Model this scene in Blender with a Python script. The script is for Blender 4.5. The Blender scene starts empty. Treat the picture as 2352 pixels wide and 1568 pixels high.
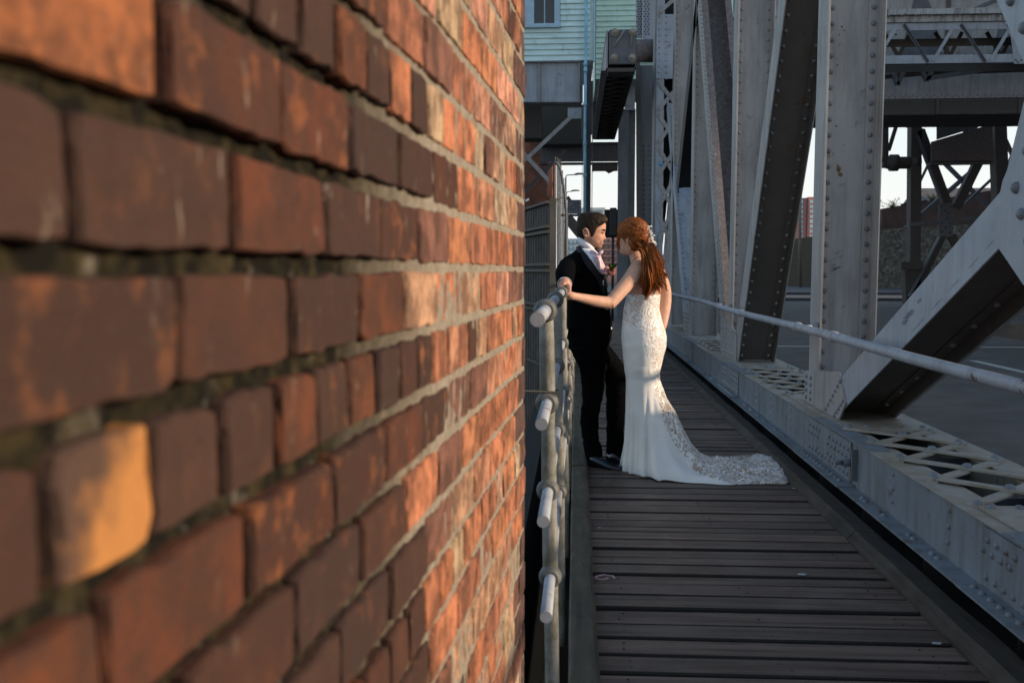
import bpy, bmesh, math, random
from mathutils import Vector, Matrix, Quaternion, noise
R = random.Random(7)
S = bpy.context.scene
COL = S.collection
PI = math.pi

# ------------------------------------------------------------------ camera, sky, sun, exposure
F, CX, CY, EYE = 2287.0, 1176.0, 831.0, 1.40        # focal length and principal point on a 2352 px wide frame
YAW, PIT = math.atan2(146.0, 2296.5), math.atan2(209.0, 2287.0)
FW = Vector((-math.sin(YAW)*math.cos(PIT), math.cos(YAW)*math.cos(PIT), -math.sin(PIT)))
RT = Vector((math.cos(YAW), math.sin(YAW), 0))
UP = RT.cross(FW)
EYEV = Vector((0, 0, EYE))
cam = bpy.data.cameras.new('camera')
camo = bpy.data.objects.new('camera', cam)
COL.objects.link(camo)
camo.matrix_world = Matrix.Translation(EYEV) @ Matrix((RT, UP, -FW)).transposed().to_4x4()
cam.sensor_width = 36.0
cam.lens = 35.0
cam.shift_y = 47.0/2352.0
cam.clip_start, cam.clip_end = 0.05, 2000
cam.dof.use_dof = True
cam.dof.focus_distance = 7.0
cam.dof.aperture_fstop = 5.6
S.camera = camo

SUN_EL, SUN_AZ = math.radians(16.0), math.radians(99.0)   # azimuth clockwise from +Y
w = bpy.data.worlds.new('World'); S.world = w; w.use_nodes = True
nt = w.node_tree
bg = nt.nodes['Background']
sky = nt.nodes.new('ShaderNodeTexSky'); sky.sky_type = 'NISHITA'; sky.sun_disc = False
sky.sun_elevation = SUN_EL; sky.sun_rotation = SUN_AZ
sky.air_density = 1.2; sky.dust_density = 0.6; sky.ozone_density = 1.0
# hazy evening sky: the clear-sky model with a pale veil that thickens evenly towards the horizon all round
geo = nt.nodes.new('ShaderNodeNewGeometry'); sep = nt.nodes.new('ShaderNodeSeparateXYZ'); nt.links.new(geo.outputs['Incoming'], sep.inputs[0])
ab = nt.nodes.new('ShaderNodeMath'); ab.operation = 'ABSOLUTE'; nt.links.new(sep.outputs[2], ab.inputs[0])
rp_ = nt.nodes.new('ShaderNodeValToRGB'); rp_.color_ramp.elements[0].position = 0.0; rp_.color_ramp.elements[0].color = (1, 1, 1, 1)
rp_.color_ramp.elements[1].position = 0.34; rp_.color_ramp.elements[1].color = (0, 0, 0, 1); nt.links.new(ab.outputs[0], rp_.inputs[0])
mx = nt.nodes.new('ShaderNodeMix'); mx.data_type = 'RGBA'; nt.links.new(rp_.outputs[0], mx.inputs[0]); nt.links.new(sky.outputs[0], mx.inputs[6]); mx.inputs[7].default_value = (4.1, 4.15, 4.4, 1)
nt.links.new(mx.outputs[2], bg.inputs[0]); bg.inputs[1].default_value = 0.15
sun = bpy.data.lights.new('sun', 'SUN'); suno = bpy.data.objects.new('sun', sun); COL.objects.link(suno)
sd = Vector((math.sin(SUN_AZ)*math.cos(SUN_EL), math.cos(SUN_AZ)*math.cos(SUN_EL), math.sin(SUN_EL)))
suno.rotation_euler = sd.to_track_quat('Z', 'Y').to_euler()
suno.location = (20, -5, 12)
sun.energy = 3.5; sun.angle = math.radians(2.5); sun.color = (1.0, 0.80, 0.58)
S.view_settings.view_transform = 'Standard'; S.view_settings.look = 'None'
S.view_settings.exposure = 0.62; S.view_settings.gamma = 1.0; S.view_settings.use_curve_mapping = False
S.cycles.use_denoising = True
S.cycles.max_bounces = 8

# ------------------------------------------------------------------ helpers
def at(px, py, Y):
    """point on the plane at distance Y seen at a place of the 2352 x 1568 photograph"""
    d = FW*F + RT*(px-CX) + UP*(CY-py)
    return EYEV + d*(Y/d.y)

def atx(px, py, X):
    d = FW*F + RT*(px-CX) + UP*(CY-py)
    return EYEV + d*(X/d.x)

def atz(px, py, z):
    d = FW*F + RT*(px-CX) + UP*(CY-py)
    return EYEV + d*((z-EYE)/d.z)

def W(o):
    """world matrix without waiting for a depsgraph update"""
    return o.matrix_basis.copy() if o.parent is None else W(o.parent) @ o.matrix_parent_inverse @ o.matrix_basis

def link(o, parent=None):
    COL.objects.link(o)
    if parent is not None:
        o.parent = parent
        o.matrix_parent_inverse = W(parent).inverted()
    return o

def thing(name, label, cat, loc, group=None):
    o = bpy.data.objects.new(name, None)
    o.empty_display_size = 0.1
    o.location = loc
    COL.objects.link(o)
    o['label'] = label; o['category'] = cat
    if group: o['group'] = group
    return o

def tag(o, label=None, cat=None, group=None, kind=None):
    if label: o['label'] = label
    if cat: o['category'] = cat
    if group: o['group'] = group
    if kind: o['kind'] = kind
    return o

class MB:
    """collects shapes; build() links them as ONE mesh object"""
    def __init__(s): s.v = []; s.f = []; s.sm = []; s.att = {}
    def add(s, vs, fs, smooth=False):
        n = len(s.v)
        s.v += [Vector(p) for p in vs]
        s.f += [tuple(i+n for i in f) for f in fs]
        s.sm += [smooth]*len(fs)
        return n
    def box(s, lo, hi, M=None):
        x0, y0, z0 = lo; x1, y1, z1 = hi
        vs = [(x0,y0,z0),(x1,y0,z0),(x1,y1,z0),(x0,y1,z0),(x0,y0,z1),(x1,y0,z1),(x1,y1,z1),(x0,y1,z1)]
        if M is not None: vs = [M @ Vector(p) for p in vs]
        s.add(vs, [(0,3,2,1),(4,5,6,7),(0,1,5,4),(1,2,6,5),(2,3,7,6),(3,0,4,7)])
    def bbox(s, lo, hi, b=0.008, M=None, jit=0.0):
        """bevelled box"""
        bm = bmesh.new()
        bmesh.ops.create_cube(bm, size=1)
        for v in bm.verts:
            v.co = Vector(((lo[i]+hi[i])/2 + v.co[i]*(hi[i]-lo[i]) for i in range(3)))
        bmesh.ops.bevel(bm, geom=bm.edges[:], offset=b, segments=1, affect='EDGES')
        bm.verts.ensure_lookup_table()
        vs = [v.co.copy() + Vector((R.uniform(-jit,jit),R.uniform(-jit,jit),R.uniform(-jit,jit))) for v in bm.verts]
        if M is not None: vs = [M @ p for p in vs]
        s.add(vs, [tuple(v.index for v in f.verts) for f in bm.faces])
        bm.free()
    def prism(s, pts, off):
        """polygon pts (3D, planar) extruded by vector off"""
        n = len(pts); off = Vector(off)
        a = [Vector(p) for p in pts]; b = [p+off for p in a]
        fs = [tuple(range(n))[::-1], tuple(range(n, 2*n))] + [(i, (i+1) % n, n+(i+1) % n, n+i) for i in range(n)]
        s.add(a+b, fs)
    def tube(s, pts, rad, seg=12, cap=True, flat=None):
        pts = [Vector(p) for p in pts]; n = len(pts)
        rads = rad if isinstance(rad, (list, tuple)) else [rad]*n
        vs = []; prev = None
        for i, p in enumerate(pts):
            t = (pts[min(i+1, n-1)]-pts[max(i-1, 0)]).normalized()
            if prev is None:
                a = t.cross(Vector((0, 0, 1)))
                if a.length < 1e-3: a = t.cross(Vector((1, 0, 0)))
                a.normalize()
            else:
                a = (prev - t*prev.dot(t)); a.normalize()
            b = t.cross(a); prev = a
            for k in range(seg):
                q = 2*PI*k/seg
                vs.append(p + (a*math.cos(q) + b*math.sin(q)*(flat or 1.0))*rads[i])
        fs = [(i*seg+k, i*seg+(k+1) % seg, (i+1)*seg+(k+1) % seg, (i+1)*seg+k) for i in range(n-1) for k in range(seg)]
        m = s.add(vs, fs, True)
        if cap:
            s.f += [tuple(m+k for k in range(seg))[::-1], tuple(m+(n-1)*seg+k for k in range(seg))]; s.sm += [False]*2
    def loft(s, rings, cap=True, smooth=True):
        seg = len(rings[0]); n = len(rings)
        m = s.add([p for r in rings for p in r], [(i*seg+k, i*seg+(k+1) % seg, (i+1)*seg+(k+1) % seg, (i+1)*seg+k) for i in range(n-1) for k in range(seg)], smooth)
        if cap:
            s.f += [tuple(m+k for k in range(seg))[::-1], tuple(m+(n-1)*seg+k for k in range(seg))]; s.sm += [smooth]*2
        return m
    def bar(s, a, b, wv, tv):
        """flat bar from a to b; wv, tv are full width and thickness vectors"""
        a, b, wv, tv = Vector(a), Vector(b), Vector(wv)/2, Vector(tv)/2
        vs = [a-wv-tv, a+wv-tv, a+wv+tv, a-wv+tv, b-wv-tv, b+wv-tv, b+wv+tv, b-wv+tv]
        s.add(vs, [(0,3,2,1),(4,5,6,7),(0,1,5,4),(1,2,6,5),(2,3,7,6),(3,0,4,7)])
    def dome(s, p, n, r, h=None, seg=8):
        p, n = Vector(p), Vector(n).normalized()
        a = n.orthogonal().normalized(); b = n.cross(a); h = h or r*0.75
        vs = []
        for rr, hh in ((1.0, 0.0), (0.92, 0.45), (0.6, 0.85)):
            for k in range(seg):
                q = 2*PI*k/seg
                vs.append(p + (a*math.cos(q)+b*math.sin(q))*r*rr + n*h*hh)
        vs.append(p+n*h)
        fs = [(i*seg+k, i*seg+(k+1) % seg, (i+1)*seg+(k+1) % seg, (i+1)*seg+k) for i in range(2) for k in range(seg)]
        fs += [(2*seg+k, 2*seg+(k+1) % seg, 3*seg) for k in range(seg)]
        s.add(vs, fs, True)
    def mesh(s, name, mats=()):
        me = bpy.data.meshes.new(name)
        me.from_pydata([tuple(p) for p in s.v], [], s.f)
        me.polygons.foreach_set('use_smooth', s.sm)
        for m in (mats if isinstance(mats, (list, tuple)) else [mats]): me.materials.append(m)
        me.update()
        return me
    def build(s, name, mat, parent=None, recalc=True):
        me = s.mesh(name, mat)
        if recalc:
            bm = bmesh.new(); bm.from_mesh(me); bmesh.ops.recalc_face_normals(bm, faces=bm.faces[:]); bm.to_mesh(me); bm.free()
        o = bpy.data.objects.new(name, me)
        return link(o, parent)

def place(name, me, M, parent=None, color=None):
    """one more object that shares a mesh"""
    o = bpy.data.objects.new(name, me)
    link(o, parent)
    o.matrix_basis = M
    if color: o.color = (*color, 1)
    return o

# ------------------------------------------------------------------ materials
class NT:
    def __init__(s, name):
        s.m = bpy.data.materials.new(name); s.m.use_nodes = True
        s.t = s.m.node_tree; s.p = s.t.nodes['Principled BSDF']
        g = s.t.nodes.new('ShaderNodeNewGeometry'); s.pos = g.outputs['Position']
    def n(s, ty, **kw):
        x = s.t.nodes.new(ty)
        for k, v in kw.items(): setattr(x, k, v)
        return x
    def l(s, a, b): s.t.links.new(a, b)
    def coords(s, scale=(1, 1, 1), src=None):
        m = s.n('ShaderNodeMapping'); m.inputs['Scale'].default_value = scale
        s.l(src or s.pos, m.inputs[0]); return m.outputs[0]
    def noise(s, scale, detail=4, rough=0.55, stretch=(1, 1, 1), src=None, dist=0.0):
        x = s.n('ShaderNodeTexNoise'); x.inputs['Scale'].default_value = scale
        x.inputs['Detail'].default_value = detail; x.inputs['Roughness'].default_value = rough
        x.inputs['Distortion'].default_value = dist
        s.l(s.coords(stretch, src), x.inputs['Vector']); return x.outputs['Fac']
    def ramp(s, fac, stops):
        x = s.n('ShaderNodeValToRGB'); e = x.color_ramp.elements
        while len(e) < len(stops): e.new(0.5)
        for i, (p, c) in enumerate(stops):
            e[i].position = p; e[i].color = c if len(c) == 4 else (*c, 1)
        s.l(fac, x.inputs[0]); return x.outputs[0]
    def mask(s, fac, lo, hi): return s.ramp(fac, [(lo, (0, 0, 0)), (hi, (1, 1, 1))])
    def mix(s, fac, a, b, mode='MIX'):
        x = s.n('ShaderNodeMix', data_type='RGBA', blend_type=mode)
        for sock, v in ((x.inputs[0], fac), (x.inputs[6], a), (x.inputs[7], b)):
            if hasattr(v, 'is_linked'): s.l(v, sock)
            elif isinstance(v, (int, float)): sock.default_value = v
            else: sock.default_value = (*v, 1)
        return x.outputs[2]
    def math(s, op, a, b=0.0):
        x = s.n('ShaderNodeMath', operation=op)
        for sock, v in ((x.inputs[0], a), (x.inputs[1], b)):
            if hasattr(v, 'is_linked'): s.l(v, sock)
            else: sock.default_value = v
        return x.outputs[0]
    def attr(s, name):
        x = s.n('ShaderNodeAttribute'); x.attribute_name = name; return x.outputs['Fac']
    def objcol(s): return s.n('ShaderNodeObjectInfo').outputs['Color']
    def objrand(s): return s.n('ShaderNodeObjectInfo').outputs['Random']
    def bump(s, h, strength=0.3, dist=0.01):
        b = s.n('ShaderNodeBump'); b.inputs['Strength'].default_value = strength; b.inputs['Distance'].default_value = dist
        s.l(h, b.inputs['Height']); s.l(b.outputs[0], s.p.inputs['Normal'])
    def out(s, col=None, rough=0.6, metal=0.0, spec=None):
        p = s.p
        if col is not None:
            if hasattr(col, 'is_linked'): s.l(col, p.inputs['Base Color'])
            else: p.inputs['Base Color'].default_value = (*col, 1)
        if hasattr(rough, 'is_linked'): s.l(rough, p.inputs['Roughness'])
        else: p.inputs['Roughness'].default_value = rough
        p.inputs['Metallic'].default_value = metal
        if spec is not None: p.inputs['Specular IOR Level'].default_value = spec
        return s.m

def plain(name, col, rough=0.7, metal=0.0, var=0.25, scale=6, bump=0.0, bscale=60, spec=None):
    t = NT(name)
    c = t.mix(t.mask(t.noise(scale, 6), 0.3, 0.72), tuple(x*(1-var) for x in col), tuple(min(1, x*(1+var)) for x in col))
    if bump: t.bump(t.noise(bscale, 5), bump, 0.004)
    return t.out(c, rough, metal, spec)

def steel(name, col, rust=0.12, rough=0.55, grime=0.35):
    t = NT(name)
    c = t.mix(t.mask(t.noise(1.7, 6, 0.6), 0.3, 0.75), tuple(x*0.84 for x in col), tuple(x*1.12 for x in col))
    # rain streaks and soot
    c = t.mix(t.math('MULTIPLY', t.mask(t.noise(9, 6, 0.65, (1, 1, 0.12)), 0.46, 0.72), grime*1.35), c, (0.085, 0.07, 0.055))
    c = t.mix(t.math('MULTIPLY', t.mask(t.noise(13, 5, 0.6, (1, 1, 0.07)), 0.63, 0.74), rust*3), c, (0.17, 0.095, 0.05))
    # rust bleeding in spots, chips of old paint
    c = t.mix(t.math('MULTIPLY', t.mask(t.noise(5.5, 8, 0.7), 0.61, 0.68), rust*5), c, (0.11, 0.06, 0.032))
    c = t.mix(t.math('MULTIPLY', t.mask(t.noise(38, 3, 0.6), 0.68, 0.74), 0.5), c, (0.08, 0.07, 0.06))
    t.bump(t.noise(70, 6, 0.6), 0.16, 0.004)
    return t.out(c, t.ramp(t.noise(14, 4), [(0.2, (rough-0.12,)*3), (0.8, (rough+0.15,)*3)]), 0.0, 0.4)

M = {}
M['steel'] = steel('grey_blue_steel_paint', (0.36, 0.348, 0.342))
M['steel_brown'] = steel('brown_shaded_steel_paint', (0.115, 0.10, 0.09), 0.2, 0.7, 0.4)  # brown copy of the steel paint; diagonal webs get their underside shade from it
M['steel_dark'] = steel('dark_shade_steel_paint', (0.08, 0.075, 0.071), 0.2, 0.7, 0.5)  # lower tone carries the shade of undersides and interiors
M['steel_far'] = steel('weathered_steel_paint', (0.125, 0.135, 0.155), 0.2, 0.6, 0.45)
M['steel_chord'] = steel('blue_grey_girder_paint', (0.19, 0.22, 0.25), 0.2, 0.55, 0.5)
M['steel_pale'] = steel('pale_steel_paint', (0.34, 0.375, 0.425), 0.15, 0.5, 0.25)
def rusty():
    t = NT('rust_flaked_steel')
    c = t.mix(t.mask(t.noise(16, 8, 0.7), 0.35, 0.65), (0.11, 0.085, 0.08), (0.20, 0.175, 0.165))
    c = t.mix(t.mask(t.noise(30, 8, 0.75, (1, 1, 0.45)), 0.6, 0.66), c, (0.5, 0.47, 0.45))
    t.bump(t.noise(40, 8, 0.7), 0.5, 0.006)
    return t.out(c, 0.8)
M['rusty'] = rusty()
def lacing():
    t = NT('warm_beige_steel')
    c = t.mix(t.mask(t.noise(7, 7, 0.65), 0.35, 0.65), (0.37, 0.345, 0.31), (0.27, 0.23, 0.165))
    c = t.mix(t.mask(t.noise(23, 8, 0.7), 0.6, 0.7), c, (0.09, 0.075, 0.05))
    t.bump(t.noise(60, 6), 0.3, 0.004)
    return t.out(c, 0.6)
M['lacing'] = lacing()  # warm light on the girder tops is put into this beige

def brick_mat():
    t = NT('old_red_brick')
    tc = t.n('ShaderNodeTexCoord')
    rnd = t.objrand()
    off = t.n('ShaderNodeVectorMath', operation='ADD'); t.l(t.pos, off.inputs[0])
    cx = t.n('ShaderNodeCombineXYZ'); t.l(t.math('MULTIPLY', rnd, 9.0), cx.inputs[0]); t.l(t.math('MULTIPLY', rnd, 5.0), cx.inputs[2]); t.l(cx.outputs[0], off.inputs[1])
    src = off.outputs[0]
    c = t.objcol()
    dark = t.mix(0.72, c, (0.047, 0.023, 0.016))
    c1 = t.mix(t.mask(t.noise(17, 7, 0.62, src=src), 0.42, 0.62), dark, c)
    c2 = t.mix(t.math('MULTIPLY', t.mask(t.noise(24, 8, 0.68, src=src), 0.54, 0.66), t.ramp(t.math('FRACT', t.math('MULTIPLY', rnd, 7.3)), [(0.3, (.05,)*3), (0.9, (.85,)*3)])), c1, t.mix(.55, c, (0.40, 0.135, 0.045)))
    c3 = t.mix(t.math('MULTIPLY', t.mask(t.noise(48, 5, 0.6, (1, 1, 0.45), src=src), 0.635, 0.74), t.math('MULTIPLY', t.math('ADD', rnd, .1), .55)), c2, (0.5, 0.40, 0.31))
    c3 = t.mix(t.math('MULTIPLY', t.mask(t.noise(75, 6, 0.7, src=src), 0.5, 0.62), 0.45), c3, t.mix(.6, c3, (0.04, 0.026, 0.02)))
    c4 = t.mix(t.math('MULTIPLY', t.mask(t.noise(150, 4, 0.6, src=src), 0.58, 0.7), 0.45), c3, (0.045, 0.035, 0.03))
    h = t.math('ADD', t.noise(60, 8, 0.65, src=src), t.math('MULTIPLY', t.noise(280, 4, 0.6, src=src), 0.35))
    t.bump(h, 0.75, 0.006)
    return t.out(c4, 0.85, 0, 0.25)
M['brick'] = brick_mat()
def ochre_mat():
    t = NT('patchy_ochre_brick')
    tc = t.n('ShaderNodeTexCoord'); sp = t.n('ShaderNodeSeparateXYZ'); t.l(tc.outputs['Object'], sp.inputs[0])
    v = t.math('ADD', t.math('MULTIPLY', sp.outputs[0], 11.0), t.math('MULTIPLY', sp.outputs[2], -9.0))
    v = t.math('ADD', v, t.math('MULTIPLY', t.noise(22, 7, .65), 1.6))
    c = t.mix(t.mask(v, .45, .95), (0.075, 0.042, 0.03), (0.40, 0.17, 0.05))
    c = t.mix(t.math('MULTIPLY', t.mask(t.noise(60, 6, .65), .55, .7), .5), c, (0.2, 0.10, 0.045))
    t.bump(t.noise(60, 8, .65), .6, .005)
    return t.out(c, .85, 0, .25)
M['ochre'] = ochre_mat()
def mortar_mat():
    t = NT('lime_mortar_with_moss')
    c = t.mix(t.mask(t.noise(60, 7, 0.65), 0.35, 0.65), (0.19, 0.16, 0.12), (0.32, 0.275, 0.22))
    # moss and soot gather in the damp end of the wall
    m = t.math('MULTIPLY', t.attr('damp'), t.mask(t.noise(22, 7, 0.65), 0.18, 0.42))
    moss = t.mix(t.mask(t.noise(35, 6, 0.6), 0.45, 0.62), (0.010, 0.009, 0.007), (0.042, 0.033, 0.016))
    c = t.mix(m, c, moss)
    t.bump(t.noise(140, 8, 0.7), 0.7, 0.006)
    return t.out(c, 0.95, 0, 0.1)
M['mortar'] = mortar_mat()

def wood(name, a, b, grey, stretch, rough=0.6, moss=0.0, tint=False):
    t = NT(name)
    src = t.pos
    g = t.noise(26, 8, 0.65, stretch)
    c = t.mix(t.mask(g, 0.38, 0.62), a, b)
    if tint: c = t.mix(1.0, c, t.objcol(), 'MULTIPLY')
    c = t.mix(t.math('MULTIPLY', t.mask(t.noise(3.0, 6, 0.6), 0.5, 0.75), 0.55), c, grey)
    c = t.mix(t.math('MULTIPLY', t.mask(t.noise(90, 4, 0.6, stretch), 0.62, 0.7), 0.7), c, (0.012, 0.01, 0.009))
    if moss: c = t.mix(t.math('MULTIPLY', t.mask(t.noise(5, 8, 0.65), 0.42, 0.6), moss), c, (0.05, 0.048, 0.02))
    t.bump(t.noise(55, 8, 0.65, stretch), 0.45, 0.006)
    return t.out(c, t.ramp(t.noise(6, 5), [(0.3, (rough-0.13,)*3), (0.7, (rough+0.15,)*3)]), 0, 0.4)
M['plank'] = wood('weathered_deck_plank', (0.064, 0.038, 0.026), (0.15, 0.097, 0.069), (0.20, 0.15, 0.12), (0.05, 1, 1), 0.52, 0, True)
M['timber'] = wood('mossy_old_timber', (0.03, 0.019, 0.012), (0.095, 0.067, 0.045), (0.11, 0.09, 0.07), (1, 0.08, 1), 0.75, 0.65)
M['timber_rusty'] = wood('dirty_brown_timber', (0.022, 0.015, 0.011), (0.052, 0.034, 0.025), (0.05, 0.039, 0.033), (1, 0.06, 1), 0.75, 0.25)
M['rail'] = steel('chipped_pale_tube_paint', (0.35, 0.365, 0.40), 0.4, 0.5, 0.3)
def post_mat():
    t = NT('stained_cast_iron_paint')
    c = t.mix(t.mask(t.noise(13, 7, 0.65), 0.36, 0.62), (0.13, 0.12, 0.09), (0.27, 0.26, 0.235))
    c = t.mix(t.math('MULTIPLY', t.mask(t.noise(20, 8, 0.7, (1, 1, 0.3)), 0.52, 0.66), 0.85), c, (0.10, 0.075, 0.03))
    t.bump(t.noise(70, 7, 0.6), 0.4, 0.005)
    return t.out(c, 0.65)
M['rail_post'] = post_mat()
M['rail_ring'] = plain('dark_iron_ring', (0.11, 0.105, 0.095), .6, 0, .4, 30, .4, 90)
M['asphalt'] = plain('asphalt', (0.098, 0.083, 0.071), 0.8, 0, 0.3, 2.0, 0.6, 220)
M['black'] = plain('matt_black', (0.012, 0.012, 0.013), 0.6)
M['white_line'] = plain('worn_road_paint', (0.5, 0.48, 0.42), 0.7, 0, 0.3, 30)
# ------------------------------------------------------------------ ground, water, road
def sheet(name, x0, x1, y0, y1, z, mat, th=0.3, nx=1):
    b = MB(); b.box((x0, y0, z-th), (x1, y1, z)); o = b.build(name, mat); o['kind'] = 'structure'; return o
M['water'] = NT('dark_dock_water').out((0.004, 0.005, 0.005), 0.5, 0, .08)
M['ground'] = plain('quay_setts', (0.03, 0.029, 0.027), 0.9, 0, 0.3, 3)
M['pavement'] = plain('grey_paving', (0.085, 0.08, 0.076), 0.8, 0, 0.15, 8)
sheet('water', -300, 2.5, -60, 24, -3.2, M['water'])
sheet('road', 2.42, 8.9, -30, 27.0, 0.02, M['asphalt'], 0.5)
sheet('ground', -500, 700, 27.0, 1200, 0.0, M['asphalt'], 4)
sheet('quay', -60, -0.9, -30, 2.55, -0.55, M['ground'], 4)

# ------------------------------------------------------------------ brick wall
CR, CF = Vector((math.cos(YAW), math.sin(YAW), 0)), Vector((-math.sin(YAW), math.cos(YAW), 0))
WO = CR*(-0.2727)
WD = (CF + CR*0.1207).normalized()
WN = Vector((WD.y, -WD.x, 0))
K = 1.00726
PITCH, Z0, S_END = 0.083, 1.405, 2.545
WM = Matrix((WD, -WN, Vector((0, 0, 1)))).transposed().to_4x4()     # local x along the wall, y into it, z up
wall = thing('brick_wall', 'old red brick wall with mossy joints filling the left half of the picture', 'wall', WO + WD*1.3 + Vector((0, 0, -0.5)))
wall['kind'] = 'structure'

def brick_mesh(L, h, seed):
    r = random.Random(seed)
    n1, n2 = (9 if L > 0.13 else 5), 4
    per = []
    for i in range(n1): per.append((-L/2 + L*i/n1, -h/2))
    for i in range(n2): per.append((L/2, -h/2 + h*i/n2))
    for i in range(n1): per.append((L/2 - L*i/n1, h/2))
    for i in range(n2): per.append((-L/2, h/2 - h*i/n2))
    def jit(p, a): return (p[0]+r.gauss(0, a), p[1]+r.gauss(0, a))
    corners = {0, n1, n1+n2, 2*n1+n2}
    outer = []
    for i, p in enumerate(per):
        q = jit(p, 0.0011)
        if i in corners:
            k = r.uniform(0.0, 0.03) if r.random() < 0.8 else r.uniform(0.04, 0.10)
            q = (q[0]-math.copysign(min(L, .1)*k*0.3, q[0]), q[1]-math.copysign(h*k*0.6, q[1]))
        outer.append(q)
    b = MB()
    e = 0.0018
    back = [(x, 0.09, z) for x, z in outer]
    mid = [(x, 0.0032+r.uniform(0, .0015), z) for x, z in outer]
    inn = [(x-math.copysign(min(e, abs(x)), x)*(abs(x) > L*0.3), r.uniform(-.0012, .0012), z-math.copysign(min(e, abs(z)), z)) for x, z in outer]
    n = len(outer)
    b.add(back+mid+inn, [(j*n+i, j*n+(i+1) % n, (j+1)*n+(i+1) % n, (j+1)*n+i) for j in range(2) for i in range(n)])
    # front face as a strip of quads between bottom and top edge
    lo = [2*n+i for i in range(n1+1)]
    hi = [2*n+(2*n1+n2-i) % n for i in range(n1+1)]
    b.f += [(lo[i], lo[i+1], hi[i+1], hi[i]) for i in range(n1)]
    b.f += [tuple([2*n+n1+i for i in range(n2+1)])]
    rest = [2*n+(2*n1+n2+i) % n for i in range(n2)] + [2*n]
    b.f += [tuple(rest)]
    b.sm += [False]*(n1+2)
    me = b.mesh('brick', M['brick'])
    bm = bmesh.new(); bm.from_mesh(me); bmesh.ops.recalc_face_normals(bm, faces=bm.faces[:]); bm.to_mesh(me); bm.free()
    return me
BL, BH = 0.19, 0.071
stretchers = [brick_mesh(0.19, BH, i) for i in range(7)]
headers = [brick_mesh(0.089, BH, 50+i) for i in range(6)]
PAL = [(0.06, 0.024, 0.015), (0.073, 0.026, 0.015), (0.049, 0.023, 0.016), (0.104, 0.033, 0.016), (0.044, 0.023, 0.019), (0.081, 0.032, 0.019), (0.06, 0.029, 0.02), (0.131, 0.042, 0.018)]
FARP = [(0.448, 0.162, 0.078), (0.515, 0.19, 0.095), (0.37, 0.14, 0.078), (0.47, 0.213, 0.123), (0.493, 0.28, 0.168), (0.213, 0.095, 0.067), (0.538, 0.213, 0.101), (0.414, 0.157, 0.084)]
CREAM = [(0.55, 0.40, 0.27), (0.52, 0.30, 0.20), (0.48, 0.33, 0.20), (0.58, 0.27, 0.18)]
ANCH = {0: 0.4885, -1: 0.602, 1: 0.587, 2: 0.732, -2: 0.556, 3: 0.53, -3: 0.50, -4: 0.60, -5: 0.51, 4: 0.62, 5: 0.52}
def project(p):
    v = p-EYEV; d = v.dot(FW)
    return (CX+F*v.dot(RT)/d, CY-F*v.dot(UP)/d) if d > 0.02 else (1e9, 1e9)
extra = MB()
seen_bricks = []
for r in range(-25, 26):
    head = (r-2) % 4 == 0
    step = 0.1005 if head else 0.1985
    z = Z0 + r*PITCH + PITCH/2
    s0 = (ANCH.get(r, 0.5 + 0.05*((r*37) % 4))*K) % step - step*4
    s = s0
    while s < S_END - 0.02:
        a, e = s, min(s+step*R.uniform(.985, 1.015), S_END)
        if S_END - e < 0.055: e = S_END + R.uniform(-.004, .003)
        s = e
        mid = (a+e)/2
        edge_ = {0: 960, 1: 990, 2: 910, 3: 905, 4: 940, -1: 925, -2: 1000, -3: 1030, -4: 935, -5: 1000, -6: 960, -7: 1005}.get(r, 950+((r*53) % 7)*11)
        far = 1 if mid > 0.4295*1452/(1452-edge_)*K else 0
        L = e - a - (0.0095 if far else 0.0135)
        if L < 0.025: continue
        short = L < 0.13
        me = R.choice(headers if short else stretchers)
        sc = L/(0.089 if short else 0.19)
        mid = (a+e)/2
        c = WO + WD*mid + Vector((0, 0, z)) + WN*R.uniform(-0.0015, 0.003)
        flip = R.random() < 0.5
        Mx = Matrix.Translation(c) @ WM @ Matrix.Rotation(R.uniform(-.006, .006), 4, 'Y') @ Matrix.Diagonal((sc*(-1 if flip else 1), 1, R.uniform(.98, 1.02)*(1 if far else .945), 1))
        px, py = project(c); hw = F*0.12/max(0.05, (c-EYEV).dot(FW))
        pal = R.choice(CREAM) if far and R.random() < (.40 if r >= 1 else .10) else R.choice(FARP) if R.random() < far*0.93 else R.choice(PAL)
        if e > S_END-0.02 and R.random() < 0.8: pal = (0.10, 0.055, 0.05)  # end bricks darkened: shade of the rounded wall end in their colour
        if r == -2 and abs(mid/K-0.512) < 0.04: me = me.copy(); me.materials[0] = M['ochre']; Mx = Matrix.Translation(c) @ WM @ Matrix.Diagonal((sc, 1, .96, 1))
        if r == 1 and abs(mid/K-0.49) < 0.06: pal = (0.34, 0.115, 0.042)
        k = R.uniform(.9, 1.12); pal = tuple(min(1, q*k) for q in pal)
        if -120-hw < px < 2400 and -150-hw < py < 1700+hw and mid > 0.33:
            seen_bricks.append((me, Mx, pal, mid))
        else:
            extra.add([Mx @ v.co for v in me.vertices], [tuple(p.vertices) for p in me.polygons])
seen_bricks.sort(key=lambda q: q[3])
for i, (me, Mx, pal, mid) in enumerate(seen_bricks):
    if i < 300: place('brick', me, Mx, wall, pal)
    else: extra.add([Mx @ v.co for v in me.vertices], [tuple(p.vertices) for p in me.polygons])
o = extra.build('brickwork', M['brick'], wall); o['kind'] = 'stuff'; o.color = (0.26, 0.10, 0.055, 1)
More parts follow.
